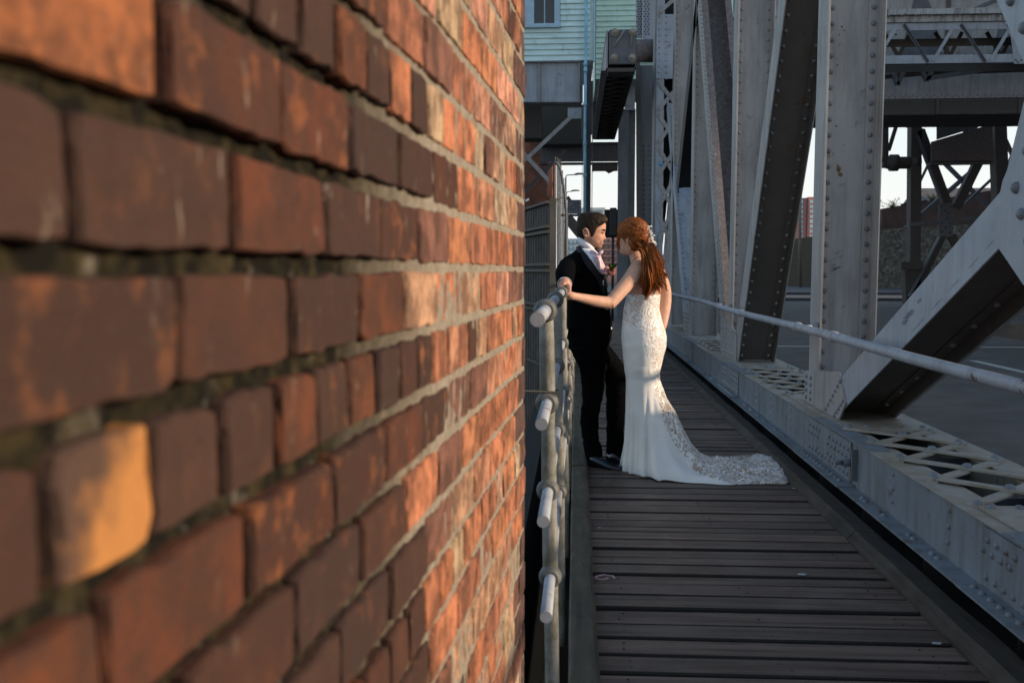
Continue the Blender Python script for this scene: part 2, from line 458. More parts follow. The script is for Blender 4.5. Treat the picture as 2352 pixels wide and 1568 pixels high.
# mortar bed: rough sheet a little behind the brick faces, deeply weathered near the camera, freshly pointed far away
mb = MB(); nx, nz = 300, 250
s_a, s_b, z_a, z_b = -0.3, S_END-0.004, -0.6, 3.4
damp = []
for i in range(nx+1):
    s = s_a + (s_b-s_a)*i/nx
    for j in range(nz+1):
        z = z_a + (z_b-z_a)*j/nz
        p = WO + WD*s + Vector((0, 0, z))
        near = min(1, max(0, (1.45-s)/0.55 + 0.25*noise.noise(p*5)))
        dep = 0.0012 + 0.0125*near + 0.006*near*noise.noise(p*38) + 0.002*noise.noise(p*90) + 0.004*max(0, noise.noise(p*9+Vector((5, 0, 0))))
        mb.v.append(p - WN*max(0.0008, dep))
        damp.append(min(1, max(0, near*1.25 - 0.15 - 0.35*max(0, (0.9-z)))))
mb.f = [(i*(nz+1)+j, (i+1)*(nz+1)+j, (i+1)*(nz+1)+j+1, i*(nz+1)+j+1) for i in range(nx) for j in range(nz)]
mb.sm = [True]*len(mb.f)
mort = mb.build('mortar', M['mortar'], wall, recalc=False)
at_ = mort.data.attributes.new('damp', 'FLOAT', 'POINT'); at_.data.foreach_set('value', damp)
cb = MB()
e2 = S_END-0.01
cb.prism([WO+WD*(-0.3)-WN*0.02, WO+WD*e2-WN*0.02, WO+WD*e2-WN*0.33, WO+WD*(-0.3)-WN*0.33], (0, 0, 4.0))
for i in range(len(cb.v)): cb.v[i].z -= 0.6
cb.build('wall_core', M['brick'], wall).color = (0.2, 0.08, 0.05, 1)

# ------------------------------------------------------------------ walkway of planks between two timber kerbs
walk = thing('walkway', 'timber plank footway of the bridge under the couple', 'walkway', (0.75, 8, 0)); walk['kind'] = 'structure'
pm = []
M['plank_edge'] = plain('gap_shade_plank_edge', (.014, .011, .009), .9, 0, .3, 20)  # near-black sides: gap shade painted in along with edge dirt
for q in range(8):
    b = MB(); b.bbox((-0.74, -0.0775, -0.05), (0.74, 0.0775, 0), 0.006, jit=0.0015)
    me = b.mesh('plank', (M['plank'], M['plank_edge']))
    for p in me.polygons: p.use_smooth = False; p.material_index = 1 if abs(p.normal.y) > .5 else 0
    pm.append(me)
y = 2.2; i = 0; nails = []
while y < 27.5:
    wdt = R.uniform(0.135, 0.165) if R.random() < 0.8 else R.uniform(0.09, 0.12)
    k = R.uniform(0.72, 1.25)
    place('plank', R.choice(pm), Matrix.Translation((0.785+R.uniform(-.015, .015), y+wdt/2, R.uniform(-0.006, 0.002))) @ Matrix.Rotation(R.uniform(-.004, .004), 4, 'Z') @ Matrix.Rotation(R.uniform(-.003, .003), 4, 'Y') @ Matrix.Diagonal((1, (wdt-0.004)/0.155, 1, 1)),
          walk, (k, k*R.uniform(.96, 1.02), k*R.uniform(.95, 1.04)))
    for xn in (.2, .75, 1.3):
        for yn in ((.3, .7) if R.random() < .6 else (.5,) if R.random() < .5 else ()): nails.append((xn+R.uniform(-.02, .02), y+wdt*yn))
    y += wdt + (R.uniform(.003, .007) if R.random() < 0.4 else R.uniform(.012, .024))
b = MB()
for x in (0.2, 0.75, 1.3): b.box((x-.06, 1.5, -0.35), (x+.06, 27, -0.056))
b.build('joist', M['black'], walk)
b = MB(); b.box((-.01, 1.5, -1.6), (.07, 27, -.26)); b.build('sun_block_girder', M['black'], walk)  # unseen, added below the deck to keep sun off the dock wall
b = MB()
for xn, yn in nails: b.dome((xn, yn, -.003), (0, 0, 1), .005, .004, 6)
o = b.build('nail_heads', M['black'], walk); o['kind'] = 'stuff'

lk = thing('timber_kerb', 'mossy square timber edging the planks below the pipe railing', 'timber', (0.03, 8, -0.1))
ys = [1.9, 6.78, 11.4, 16.2, 21.5, 27.0]
for a, c in zip(ys, ys[1:]):
    b = MB(); n = 14
    rings = []
    for i in range(n+1):
        t = a+0.012+(c-a-0.02)*i/n
        z = 0.062 + 0.006*noise.noise(Vector((1, t*2, 0))) + (0.008 if a > 5 else 0)
        x1 = 0.088 + 0.007*noise.noise(Vector((4, t*2.2, 0))); x0 = -0.018 + 0.006*noise.noise(Vector((8, t*2, 0)))
        e = 0.014 + 0.008*noise.noise(Vector((2, t*3, 3)))
        rings.append([(x0, t, -.25), (x1, t, -.25), (x1, t, z-e), (x1-e, t, z), (x0+e*.7, t, z), (x0, t, z-e*.7)])
    b.loft(rings, smooth=False); b.build('beam', M['timber'], lk)
rk = thing('timber_kerb', 'dirty brown timber edging the planks beside the steel girder', 'timber', (1.5, 8, -0.05))
ys = [1.9, 5.2, 9.6, 14.1, 18.6, 23.0, 27.0]
for a, c in zip(ys, ys[1:]):
    b = MB(); rings = []; n = 16
    for i in range(n+1):
        t = a+0.004+(c-a-0.008)*i/n
        q = lambda s_: 0.006*noise.noise(Vector((s_, t*2.3, s_)))
        rings.append([(1.415+q(1), t, -.2), (1.575, t, -.2), (1.572+q(2), t, .042+q(3)), (1.468+q(4), t, .052+q(5)), (1.425+q(6), t, .006+q(7))])
    b.loft(rings, smooth=False); b.build('beam', M['timber_rusty'], rk)

# ------------------------------------------------------------------ bridge truss
tr = thing('bridge_truss', 'riveted grey steel truss standing between footway and road, with posts and slanting members', 'bridge truss', (2.05, 7.5, 0.1))
RIV = []       # (member, position, normal, radius)
XN, XF = 1.82, 2.225     # outer faces of near and far flange plates
def rv(o, p, n, r=0.017): RIV.append((o, Vector(p), Vector(n), r))
Y0, Y1 = -4.0, 21.0
NODES = [3.4, 7.55, 11.7, 15.85, 19.15]
b = MB()
b.box((1.700, Y0, 0.095), (1.714, Y1, 0.366)); b.box((1.605, Y0, 0.083), (1.7, Y1, 0.095))
b.box((1.98, Y0, -0.30), (1.992, Y1, 0.095)); b.box((1.7002, Y0, 0.083), (1.9799, Y1, 0.094))
ch = b.build('bottom_chord', M['steel_chord'], tr)
b = MB(); b.box((1.685, Y0, 0.3665), (1.86, Y1, 0.3705)); b.build('top_flange', M['lacing'], tr)
b = MB(); b.box((2.34, Y0, -0.25), (2.354, Y1, 0.366)); b.box((2.195, Y0, 0.358), (2.372, Y1, 0.370)); b.box((2.354, Y0, 0.0), (2.42, Y1, 0.012))
chf = b.build('bottom_chord', M['lacing'], tr)
b = MB(); b.box((1.74, Y0, -0.2), (2.32, Y1, -0.19)); b.build('bottom_plate', M['steel_dark'], tr)
b = MB()     # stiffeners and frames inside the box
for i in range(24):
    y = Y0+0.5+i*1.05; b = MB(); b.box((1.72, y, -0.18), (2.33, y+0.012, 0.30)); b.build('diaphragm', M['steel_far'], tr)
# batten plates under posts, then X lacing between them
solid = [(2.6, 4.38), (6.52, 8.35), (10.65, 12.55), (14.8, 16.7), (18.5, 20.2)]
for a, c in solid:
    b = MB(); b.box((1.862, a, 0.360), (2.193, c, 0.372)); b.box((1.76, a, 0.3725), (2.29, c, 0.384)); o = b.build('batten_plate', M['lacing'], tr)
    for t in range(5):
        rv(o, (1.79+0.47*t/4, a+0.05, 0.384), (0, 0, 1), 0.02); rv(o, (1.79+0.47*t/4, c-0.05, 0.384), (0, 0, 1), 0.02)
gaps = [(4.38, 6.52), (8.35, 10.65), (12.55, 14.8), (16.7, 18.5)]
bars = []
for a, c in gaps:
    n = round((c-a-0.1)/0.46); st = (c-a-0.1)/n
    for i in range(n):
        ya, yc = a+0.05+i*st, a+0.05+(i+1)*st
        for lev, (pa, pc) in enumerate((((1.765, ya), (2.27, yc)), ((1.765, yc), (2.27, ya)))):
            z = 0.3765 + (0.0 if lev == 0 else 0.0125)
            d = Vector((pc[0]-pa[0], pc[1]-pa[1], 0)).normalized()
            b = MB(); b.bar((pa[0], pa[1], z)-d*0.03 if False else Vector((pa[0], pa[1], z))-d*0.03, Vector((pc[0], pc[1], z))+d*0.03, Vector((-d.y, d.x, 0))*0.062, (0, 0, 0.011))
            o = b.build('lacing_bar', M['lacing'], tr)
            if lev: rv(o, ((pa[0]+pc[0])/2, (ya+yc)/2, z+0.005), (0, 0, 1), 0.027)
            for pp in (pa, pc): rv(o, (pp[0], pp[1]+(0.02 if lev else -0.02), z+0.005), (0, 0, 1), 0.022)
# cover plates (splices) on the near web, stiffeners, rivets of chord
for a, c in ((6.15, 7.25), (10.4, 11.5), (14.5, 15.6), (2.6, 4.15)):
    b = MB(); b.box((1.690, a, 0.10), (1.6995, c, 0.352)); b.box((1.585, a-.1, 0.0965), (1.688, c, 0.107)); b.box((1.675, a-0.4, 0.3715), (1.80, c-0.2, 0.381))
    o = b.build('cover_plate', M['steel_chord'], tr)
    n = int((c-a)/0.085)
    for t in range(n):
        y = a+0.05+t*(c-a-0.1)/(n-1)
        if t < 6 or t > n-5:
            rv(o, (1.69, y, 0.305), (-1, 0, 0), .015); rv(o, (1.69, y+.04, 0.255), (-1, 0, 0), .015)
        rv(o, (1.69, y, 0.150), (-1, 0, 0), .015); rv(o, (1.69, y+.04, 0.19), (-1, 0, 0), .015) if t < 6 else None
        rv(o, (1.64, y, 0.107), (0, 0, 1), .016)
        if t % 1 == 0 and t > 2: rv(o, (1.70, y-0.3, 0.352), (-1, 0, -.4), .013)
for y in (4.55, 5.35, 7.9, 8.7, 9.4, 12.1, 12.9, 13.7, 16.5, 17.5):
    for z in (0.32, 0.245, 0.175): rv(ch, (1.70, y, z), (-1, 0, 0), .014)
    rv(ch, (1.655, y, 0.095), (0, 0, 1), .017); rv(ch, (1.655, y+0.07, 0.095), (0, 0, 1), .017)
    rv(ch, (1.655, y+0.33, 0.095), (0, 0, 1), .017); rv(ch, (1.655, y+0.40, 0.095), (0, 0, 1), .017)
b = MB(); b.box((1.664, 6.02, 0.14), (1.70, 6.04, 0.33)); b.tube([(1.70, 6.09, 0.24), (1.63, 6.09, 0.24)], 0.024, 6); b.tube([(1.63, 6.09, 0.24), (1.585, 6.09, 0.24)], 0.014, 8)
b.build('tie_bolt', M['steel_far'], tr)

def member(name, A, B, w, mat, web=True, riv=0.115, rr=0.019, near=None, xs=(XN, XF), web_mat=None, rows=1, edge_mat=None):
    """I-section in the truss plane from A=(Y,z) to B; the side towards the camera is front"""
    A, B = Vector((0, A[0], A[1])), Vector((0, B[0], B[1])); d = (B-A).normalized(); L = (B-A).length
    f = Vector((0, -d.z, d.y))
    if f.y > 0: f = -f          # front normal, towards -Y
    X = Vector((1, 0, 0)); x0, x1 = xs
    def P(x, t, u): return A + X*x + d*t + f*u
    b = MB()
    for xa in (x0, x1):
        b.prism([P(xa, 0, w/2), P(xa, L, w/2), P(xa, L, -w/2), P(xa, 0, -w/2)], X*0.009)
    nb = b.build(name, mat, tr)
    b = MB()
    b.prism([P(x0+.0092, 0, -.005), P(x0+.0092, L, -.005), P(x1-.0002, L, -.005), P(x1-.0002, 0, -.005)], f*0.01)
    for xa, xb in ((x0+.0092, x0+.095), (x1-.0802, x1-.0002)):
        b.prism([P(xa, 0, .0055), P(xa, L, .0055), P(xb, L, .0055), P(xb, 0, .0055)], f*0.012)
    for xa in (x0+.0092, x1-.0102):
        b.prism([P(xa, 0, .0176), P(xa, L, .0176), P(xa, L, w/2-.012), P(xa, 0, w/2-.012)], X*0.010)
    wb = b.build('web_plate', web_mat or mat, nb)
    n = int(L/riv)
    for i in range(n):
        t = (i+0.5)*L/n
        rv(nb, P(x0+.062, t, .0175), f, rr); rv(nb, P(x1-.045, t, .0175), f, rr)
    return nb, P, f, d, L
zt = 7.2
for i, y in enumerate(NODES):
    nb, P, f, d, L = member('post', (y+.155, .385), (y+.155, zt), .31, M['steel'])
    if i == 1: P1 = nb
def ext(A, B, t0, t1):
    A, B = Vector(A), Vector(B); return tuple(A+(B-A)*t0), tuple(A+(B-A)*t1)
# slanting members, one per panel (towards the camera) and its mirror image
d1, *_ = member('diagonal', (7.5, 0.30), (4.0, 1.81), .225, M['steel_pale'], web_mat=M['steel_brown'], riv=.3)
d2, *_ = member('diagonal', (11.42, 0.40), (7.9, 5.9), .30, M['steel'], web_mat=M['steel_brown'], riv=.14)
d5, *_ = member('diagonal', (18.35, 2.9), (13.6, 7.6), .34, M['steel_dark'], web_mat=M['black'], riv=99)  # black web: shade on this member put into its colour
d3, P, f, d, L = member('diagonal', (12.15, 0.45), (15.9, 6.1), .42, M['steel'], web_mat=M['rusty'], riv=.5)
b = MB(); b.prism([P(XN-.006, .2, .21), P(XN-.006, L, .21), P(XN+.085, L, .21), P(XN+.085, .2, .21)], f*0.012)
b.prism([P(XF-.07, .2, .21), P(XF-.07, L, .21), P(XF+.02, L, .21), P(XF+.02, .2, .21)], f*0.012)
b.build('edge_angle', M['rusty'], d3)
for i in range(int(L/.085)):
    for k, u in enumerate((.13, .02)):
        rv(d3, P(XN, .25+i*.085+.04*k, u), (-1, 0, 0), .017)
d4, P, f, d, L = member('diagonal', (16.55, .42), (20.6, 4.75), .30, M['steel_pale'], riv=.12)
# node plates
def plate(name, pts, x=XN, th=0.012, mat='steel'):
    b = MB(); b.prism([(x, p[0], p[1]) for p in pts], (-th, 0, 0)); return b.build(name, M[mat], tr)
g = plate('gusset_plate', [(7.93, .385), (7.93, .62), (6.93, .71), (6.74, .52), (6.9, .385)])
for i in range(7): rv(g, (XN-.012, 7.24-.36*i/6, .41+.24*i/6), (-1, 0, .0), .0155)
for i in range(5): rv(g, (XN-.012, 7.0-.21*i/4, .40+.125*i/4), (-1, 0, .0), .0155)
for i in range(4):
    for k in (7.86, 7.72): rv(g, (XN-.012, k, .42+.055*i), (-1, 0, 0), .018)
g = plate('gusset_plate', [(12.55, .385), (12.55, .8), (11.75, .78), (11.32, .70), (11.28, .385)])
for i in range(9):
    for k in range(6):
        if (i+k) % 2 == 0 or k in (0, 5): rv(g, (XN-.012, 12.48-.95*i/8 if k < 5 else 12.48-1.1*i/8, .43+.055*k + .012*(i % 2)), (-1, 0, 0), .018)
g = plate('gusset_plate', [(16.75, .385), (16.75, .8), (16.2, .78), (15.8, .68), (15.8, .385)])
for i in range(5):
    for k in range(5): rv(g, (XN-.012, 16.68-.15*i, .43+.07*k), (-1, 0, 0), .018)
g = plate('gusset_plate', [(4.5, 1.55), (4.40, 1.78), (4.36, 1.82), (3.75, 3.05), (3.1, 3.0), (3.2, 1.3), (4.05, 1.28)], mat='steel_pale', th=.014)
for q in ((4.26, 1.74), (4.2, 1.63), (4.08, 1.82), (4.04, 1.66), (3.95, 1.95), (4.17, 1.88), (4.12, 1.52)): rv(g, (XN-.014, q[0], q[1]), (-1, 0, 0), .026)
b = MB(); b.bar((XN-.022, 3.62, 1.81), (XN-.022, 5.3, 3.64), Vector((0, 1.6, -1.28)).normalized()*.30, (.014, 0, 0)); o = b.build('brace', M['steel_pale'], tr)
for i in range(7): rv(o, (XN-.03, 4.12+.13*i, 2.47+.142*i), (-1, 0, 0), .026); rv(o, (XN-.03, 4.22+.13*i, 2.37+.142*i), (-1, 0, 0), .026)

# scuffs, scraped paint and a rust flake with shapes of their own
def flake(o, pts3, n, mat, name):
    b = MB(); c = sum((Vector(p) for p in pts3), Vector((0, 0, 0)))/len(pts3)
    b.add([c]+[Vector(p) for p in pts3], [(0, 1+k, 1+(k+1) % len(pts3)) for k in range(len(pts3))]); b.build(name, M[mat], o, False)
def blot(o, px, py, w_, h_, mat, name, plane, ang=0.0):
    pts = []; k_ = 14
    for k in range(k_):
        q = 2*PI*k/k_; rr = R.uniform(.55, 1.1); dx, dy = w_*rr*math.cos(q), h_*rr*math.sin(q)
        x, y = px+dx*math.cos(ang)-dy*math.sin(ang), py+dx*math.sin(ang)+dy*math.cos(ang)
        pts.append(at(x, y, plane[1]) if plane[0] == 'Y' else atx(x, y, plane[1]))
    flake(o, pts, None, mat, name)
M['scuff'] = plain('grey_scuff', (.17, .165, .16), .8, 0, .4, 40); M['rust_flake'] = plain('rust_flake_brown', (.16, .11, .06), .9, 0, .6, 60); M['smudge'] = plain('dark_smudge', (.15, .165, .19), .7, 0, .3, 20)
YP = ('Y', 7.55+.155-.0062)
for q in ((1925, 388, 6, 11), (1931, 402, 7, 6)): blot(P1, *q, 'rust_flake', 'rust_patch', YP)
for q in ((1934, 62, 3, 4), (1928, 80, 2, 3), (1939, 70, 3, 2), (1921, 290, 3, 3), (1924, 150, 2, 3)): blot(P1, *q, 'rust_flake', 'rust_patch', YP)
for k in range(16): blot(P1, 1912+R.uniform(0, 24), R.choice((580, 592, 607, 612, 618, 700))+R.uniform(-7, 7), R.uniform(4, 11), R.uniform(.8, 1.8), 'scuff', 'scuff_mark', YP, -.35)
for q in ((2088, 722, 7, 17, .7), (2078, 740, 5, 11, .8), (2112, 690, 4, 8, .7)): blot(d1, q[0], q[1], q[2], q[3], 'smudge', 'smudge', ('X', XN-.0006), q[4])
for k in range(5): blot(d1, 2110+k*42, 745-k*47, 1.2, 26, 'smudge', 'scratch', ('X', XN-.0006), .74)

# rivets: the ones that show largest are objects, the rest one mesh
def rivet_mesh():
    b = MB(); b.dome((0, 0, 0), (0, 0, 1), 1.0, .88, 10); return b.mesh('rivet', M['steel_chord'])
rm = rivet_mesh()
def rscore(q):
    v = q[1]-EYEV; px, py = project(q[1])
    vis = -20 < px < 2372 and -20 < py < 1590
    return (0 if vis else 1, v.length/q[3])
RIV.sort(key=rscore)
rest = MB()
for i, (o, p, n, r) in enumerate(RIV):
    if i < 300:
        place('rivet', rm, Matrix.Translation(p) @ n.to_track_quat('Z', 'Y').to_matrix().to_4x4() @ Matrix.Diagonal((r, r, r, 1)), o)
    else: rest.dome(p, n, r, None, 6)
o = rest.build('rivets', M['steel'], tr); o['kind'] = 'stuff'

# ------------------------------------------------------------------ handrail on the truss side
hr = thing('handrail', 'pale blue grey steel handrail fixed to the truss posts along the footway', 'handrail', (1.62, 8, .98))
b = MB(); pts = []
for i in range(60):
    y = 1.8 + i*0.32
    pts.append((1.62+.006*noise.noise(Vector((0, y*.4, 0))), y, 0.985+.006*math.sin(y*1.1)+.0035*(y-7)*(y > 7)))
b.tube(pts, 0.0285, 16); b.build('rail', M['rail'], hr)
for y in (3.15, 6.36, 7.38, 9.91, 11.37, 14.2, 15.4):
    b = MB(); z = 0.985+.006*math.sin(y*1.1)+.0035*(y-7)*(y > 7)
    b.tube([(1.62, y-.045, z), (1.62, y-.03, z), (1.62, y+.03, z), (1.62, y+.045, z)], [.0315, .0365, .0365, .0315], 16); b.build('collar', M['rail'], hr)
for y in (3.5, 7.62, 11.78, 15.9):
    b = MB(); b.tube([(1.62, y-.3, .985), (1.70, y-.12, .985), (1.79, y-.02, .985)], .014, 8); b.bbox((1.775, y-.05, .955), (1.818, y+.03, 1.015), .006); b.build('bracket', M['rail'], hr)

# ------------------------------------------------------------------ pipe railing on the dock side
pr = thing('pipe_railing', 'weathered white pipe railing with ringed posts between brick wall and footway', 'railing', (-.06, 6, -.1))
ZR = [1.276, 0.985, 0.705, 0.425]
def rx(k, y): return -.097 + .0055*(y-2.5) + [0, .006, .010, .018][k]
for k, z in enumerate(ZR):
    b = MB(); y0 = [2.55, 2.68, 2.72, 2.74][k]
    b.tube([(rx(k, y0+i*.5), y0+i*.5, z) for i in range(46)], .0195 if k == 0 else .0175, 14); b.build('rail', M['rail'], pr)
posts_y = [3.12, 4.35, 5.75, 7.6, 9.2, 10.8, 12.4, 14.0, 15.6, 17.2]
for y in posts_y:
    b = MB(); n = 16; rings = []
    for i in range(n+1):
        z = -.28 + (1.285+.28)*i/n
        cx = rx(0, y)+.002 + .03*(1.28-z)/1.5
        sw = .0235*(1+.15*noise.noise(Vector((y, z*5, 0))))
        rings.append([(cx+sw*math.cos(q), y+.012+.019*math.sin(q), z) for q in [2*PI*j/12 for j in range(12)]])
    b.loft(rings); po = b.build('post', M['rail_post'], pr)
    for k, z in enumerate(ZR):
        b = MB(); b.tube([(rx(k, y), y-.032, z), (rx(k, y), y-.022, z), (rx(k, y), y, z), (rx(k, y), y+.022, z), (rx(k, y), y+.032, z)], [.026, .034, .0375, .034, .026], 16)
        b.build('ring', M['rail_ring'], po)
b = MB(); pts = []
for i in range(26):
    q = i/25*2*PI*1.6; pts.append((rx(0, 3.12)+.012+.031*math.cos(q), 3.13+.03*math.sin(q), 1.018+.008*math.sin(q*.7)))
pts = [(-.22, 3.0, 1.03), (-.15, 3.06, 1.03)] + pts
b.tube(pts, .0035, 6); o = b.build('wire', M['black']); tag(o, 'black wire looped round the nearest post of the pipe railing', 'wire')
# dock wall below, its near-black colour holds the shade under the deck
b = MB(); b.box((-.5, 2.7, -3.2), (-.32, 26, -.28)); o = b.build('dock_wall', plain('shade_dark_stone', (.010, .010, .008), .9, 0, .4, 6, .6, 20)); tag(o, 'dark dock wall below the pipe railing with shade in its colour', 'wall', kind='structure')
# plated parapet added unseen on the right to keep sun off the deck
b = MB(); b.box((8.7, -14, 0.0), (8.75, 18.6, 2.72)); b.box((8.62, -14, 2.72), (8.83, 18.6, 2.75))
for i in range(20): b.box((8.66, -13.8+i*1.7, 0.0), (8.6995, -13.7+i*1.7, 2.71))
o = b.build('sunshade', M['steel_far']); tag(o, 'grey plated steel parapet added out of view to shade the footway', 'sunshade')

# tall dock warehouse added out of view: it keeps the far structures in shade
wh = thing('shade_warehouse', 'tall plain brick dock warehouse added out of view for its shade', 'building', (30, 40, 0))
b = MB(); b.box((22, 10.5, -.5), (40, 45, 19)); M['warehouse_brick'] = plain('warehouse_brick', (.16, .075, .05), .9, 0, .3, 1.2); M['warehouse_slate'] = plain('warehouse_slate', (.10, .10, .105), .8); b.build('wall', M['warehouse_brick'], wh)
b = MB(); b.prism([(21.6, 10, 19), (31, 10, 23), (40.4, 10, 19)], (0, 35.5, 0)); b.build('roof', M['warehouse_slate'], wh)
for i in range(5):
    for k in range(4):
        b = MB(); b.box((21.9, 13+i*6.8, 2+k*4.3), (21.999, 14.6+i*6.8, 4.3+k*4.3)); b.build('window', M['black'], wh)

wh = thing('shade_shed', 'long plain brick dock shed added out of view to shade the stone wall', 'building', (58, 75, 0))  # unseen building added to keep sun off the stone wall
b = MB(); b.box((47, 52, -.5), (70, 98, 16)); b.build('wall', M['warehouse_brick'], wh)
b = MB(); b.prism([(46.6, 51.6, 16), (58, 51.6, 20), (70.4, 51.6, 16)], (0, 46.8, 0)); b.build('roof', M['warehouse_slate'], wh)
# ------------------------------------------------------------------ beyond the bridge: control cabin on its steel frame
def clap(name, col):
    t = NT(name)
    c = t.mix(t.mask(t.noise(2.2, 6, 0.6, (1, 1, 3)), 0.35, 0.7), tuple(x*.82 for x in col), col)
    c = t.mix(t.math('MULTIPLY', t.mask(t.noise(5, 7, 0.65, (1, 1, 0.4)), 0.55, 0.75), .5), c, (0.17, 0.20, 0.15))
    t.bump(t.noise(30, 5), .2, .01)
    return t.out(c, .6)
M['mint'] = clap('mint_clapboard_paint', (0.66, 0.85, 0.83))
M['mint2'] = clap('yellower_mint_clapboard_paint', (0.68, 0.88, 0.77))  # wing boards in a slightly yellower mint
M['blue_trim'] = clap('pale_blue_trim_paint', (0.40, 0.58, 0.70))
M['pipe_blue'] = plain('light_blue_pipe_paint', (0.25, 0.48, 0.60), .5, 0, .2, 6)
M['glass'] = NT('dark_window_glass').out((0.015, 0.017, 0.02), 0.06, 0, 0.6)
YC = 27.0
cabin = thing('control_cabin', 'mint green clapboard control cabin with a window high on the steel frame', 'cabin', at(1290, 141, YC))
def pxbox(b, x0, y0, x1, y1, Y, dep):
    a, c = at(x0, y1, Y), at(x1, y0, Y)
    b.box((a.x, Y, a.z), (c.x, Y+dep, c.z))
zb = at(1290, 140, YC).z; xl, xr = at(1090, 0, YC).x, at(1363, 60, YC).x
b = MB(); b.box((xl, YC+.03, zb), (xr, YC+3.5, zb+5)); b.build('wall', M['mint'], cabin)
zw = at(1250, 62, YC).z
for i in range(30):
    z = zb + i*.147
    t = R.uniform(.9, 1.08)
    x0 = xl if z+.1 < zw else at(1287, 60, YC).x
    b = MB(); b.prism([(x0, YC+.028, z), (x0, YC-.030, z+.004), (x0, YC-.028, z+.016), (x0, YC+.020, z+.152)], (xr-x0-.10, 0, 0)); b.build('clapboard', M['mint'], cabin)
b = MB(); pxbox(b, 1362.5, -120, 1367.5, 141, YC-.03, .15); b.build('corner_board', M['blue_trim'], cabin)
win = MB(); zt_ = at(1250, -70, YC).z
for (x0, x1) in ((1195, 1227), (1273.5, 1286.5)): a, c = at(x0, 0, YC), at(x1, 0, YC); win.box((a.x, YC-.05, zw), (c.x, YC+.03, zt_))
a, c = at(1227, 0, YC), at(1273.5, 0, YC); win.box((a.x, YC-.03, zw), (c.x, YC+.02, at(1250, 54.5, YC).z))
m0, m1 = at(1249.8, 0, YC), at(1252, 0, YC); win.box((m0.x, YC-.02, zw), (m1.x, YC+.02, zt_))
wo = win.build('window', M['blue_trim'], cabin)
for (x0, x1) in ((1227, 1249.8), (1252, 1273.5)):
    a, c = at(x0, 0, YC), at(x1, 0, YC); b = MB(); b.box((a.x+.001, YC+.004, at(1250, 54.5, YC).z+.001), (c.x-.001, YC+.012, zt_)); b.build('pane', M['glass'], wo)
b = MB(); a, c = at(1190, 66, YC), at(1289, 59, YC); b.box((a.x, YC-.12, a.z), (c.x, YC+.02, c.z)); b.build('sill', M['blue_trim'], wo)
YW = 29.2
a, c = at(1368, 183, YW), at(1480, 0, YW); zb2 = a.z
b = MB(); b.box((a.x, YW+.03, zb2), (c.x+2.5, YW+4, zb2+6)); b.build('wing_wall', M['mint2'], cabin)
for i in range(34):
    z = zb2+i*.147
    b = MB(); b.prism([(a.x, YW+.028, z), (a.x, YW-.030, z+.004), (a.x, YW-.028, z+.016), (a.x, YW+.020, z+.152)], (c.x+2.4-a.x, 0, 0)); b.build('clapboard', M['mint2'], cabin)
p0 = at(1346.8, -80, YC-.15); p1 = at(1346, 135, YC-.15); p2 = at(1344.6, 150, YC-.25); p3 = at(1342.0, 640, YC-.25)
b = MB(); b.tube([p0, p1, p2, p3], .042, 10)
for y in (148, 162, 402, 240, 330): q = at(1346.5 if y < 145 else 1344.6-2.6*(y-150)/490, y, YC-.25); b.tube([q-Vector((0, 0, .05)), q+Vector((0, 0, .05))], .055, 10)
b.build('drainpipe', M['pipe_blue'], cabin)

fr = thing('cabin_frame', 'grey riveted steel frame with slanting braces carrying the mint cabin', 'steel frame', at(1340, 640, YC))
fr_riv = MB()
b = MB(); pxbox(b, 1090, 143.5, 1339, 236, YC+.05, .3); g = b.build('plate_girder', M['steel_pale'], fr)
b = MB(); pxbox(b, 1090, 236.2, 1336, 239, YC-.12, .5); pxbox(b, 1090, 141.2, 1336, 143.2, YC-.08, .5); b.build('girder_flange', M['steel'], fr)
for x in (1238.5, 1331): b = MB(); pxbox(b, x-1, 144, x+1, 236, YC-.08, .128); b.build('stiffener', M['steel'], fr)
for x in (1233, 1242.5, 1326, 1334): 
    for i in range(16): fr_riv.dome(at(x, 147+i*5.8, YC+.049), (0, -1, 0), .018, None, 6)
for i in range(38): fr_riv.dome(at(1205+i*3.5, 234, YC+.049), (0, -1, 0), .016, None, 6)
b = MB(); pxbox(b, 1336, 141, 1338.5, 660, YC-.2, .32); pxbox(b, 1359, 141, 1361.5, 660, YC-.2, .32); pxbox(b, 1338.6, 141, 1358.9, 660, YC-.02, .03); b.build('column', M['steel_far'], fr)
for y in range(250, 320, 5):
    fr_riv.dome(at(1337, y, YC-.2), (0, -1, 0), .018, None, 6); fr_riv.dome(at(1360, y, YC-.2), (0, -1, 0), .018, None, 6)
b = MB(); b.prism([at(1304, 247.6, YC-.02), at(1304, 266, YC-.02), at(1311, 272.7, YC-.02), at(1335, 272, YC-.02), at(1335, 247, YC-.02)], (0, .02, 0)); b.build('gusset_plate', M['steel_pale'], fr)
for q in ((1321, 258), (1326, 258), (1314, 263.5), (1320, 263.5), (1309, 268.5), (1316, 268.5)): fr_riv.dome(at(*q, YC-.022), (0, -1, 0), .02, None, 6)
for (p, q, wpx, dy) in (((1310, 270), (1205, 369), 8.5, -.03), ((1200, 349), (1274, 430), 9, -.06), ((1303, 452), (1345, 512), 8, .12), ((1205, 440), (1300, 345), 8, .6)):
    A, B = at(*p, YC+dy), at(*q, YC+dy); d = (B-A).normalized(); b = MB(); b.bar(A, B, Vector((-d.z, 0, d.x))*wpx*YC/F, (0, .03, 0)); b.build('brace', M['steel'] if dy < 0 else M['steel_dark'], fr)
b = MB(); pxbox(b, 1303, 459, 1335, 491, YC-.03, .04); pxbox(b, 1290, 491.5, 1337, 496, YC-.1, .3); b.build('cross_beam', M['steel_far'], fr)
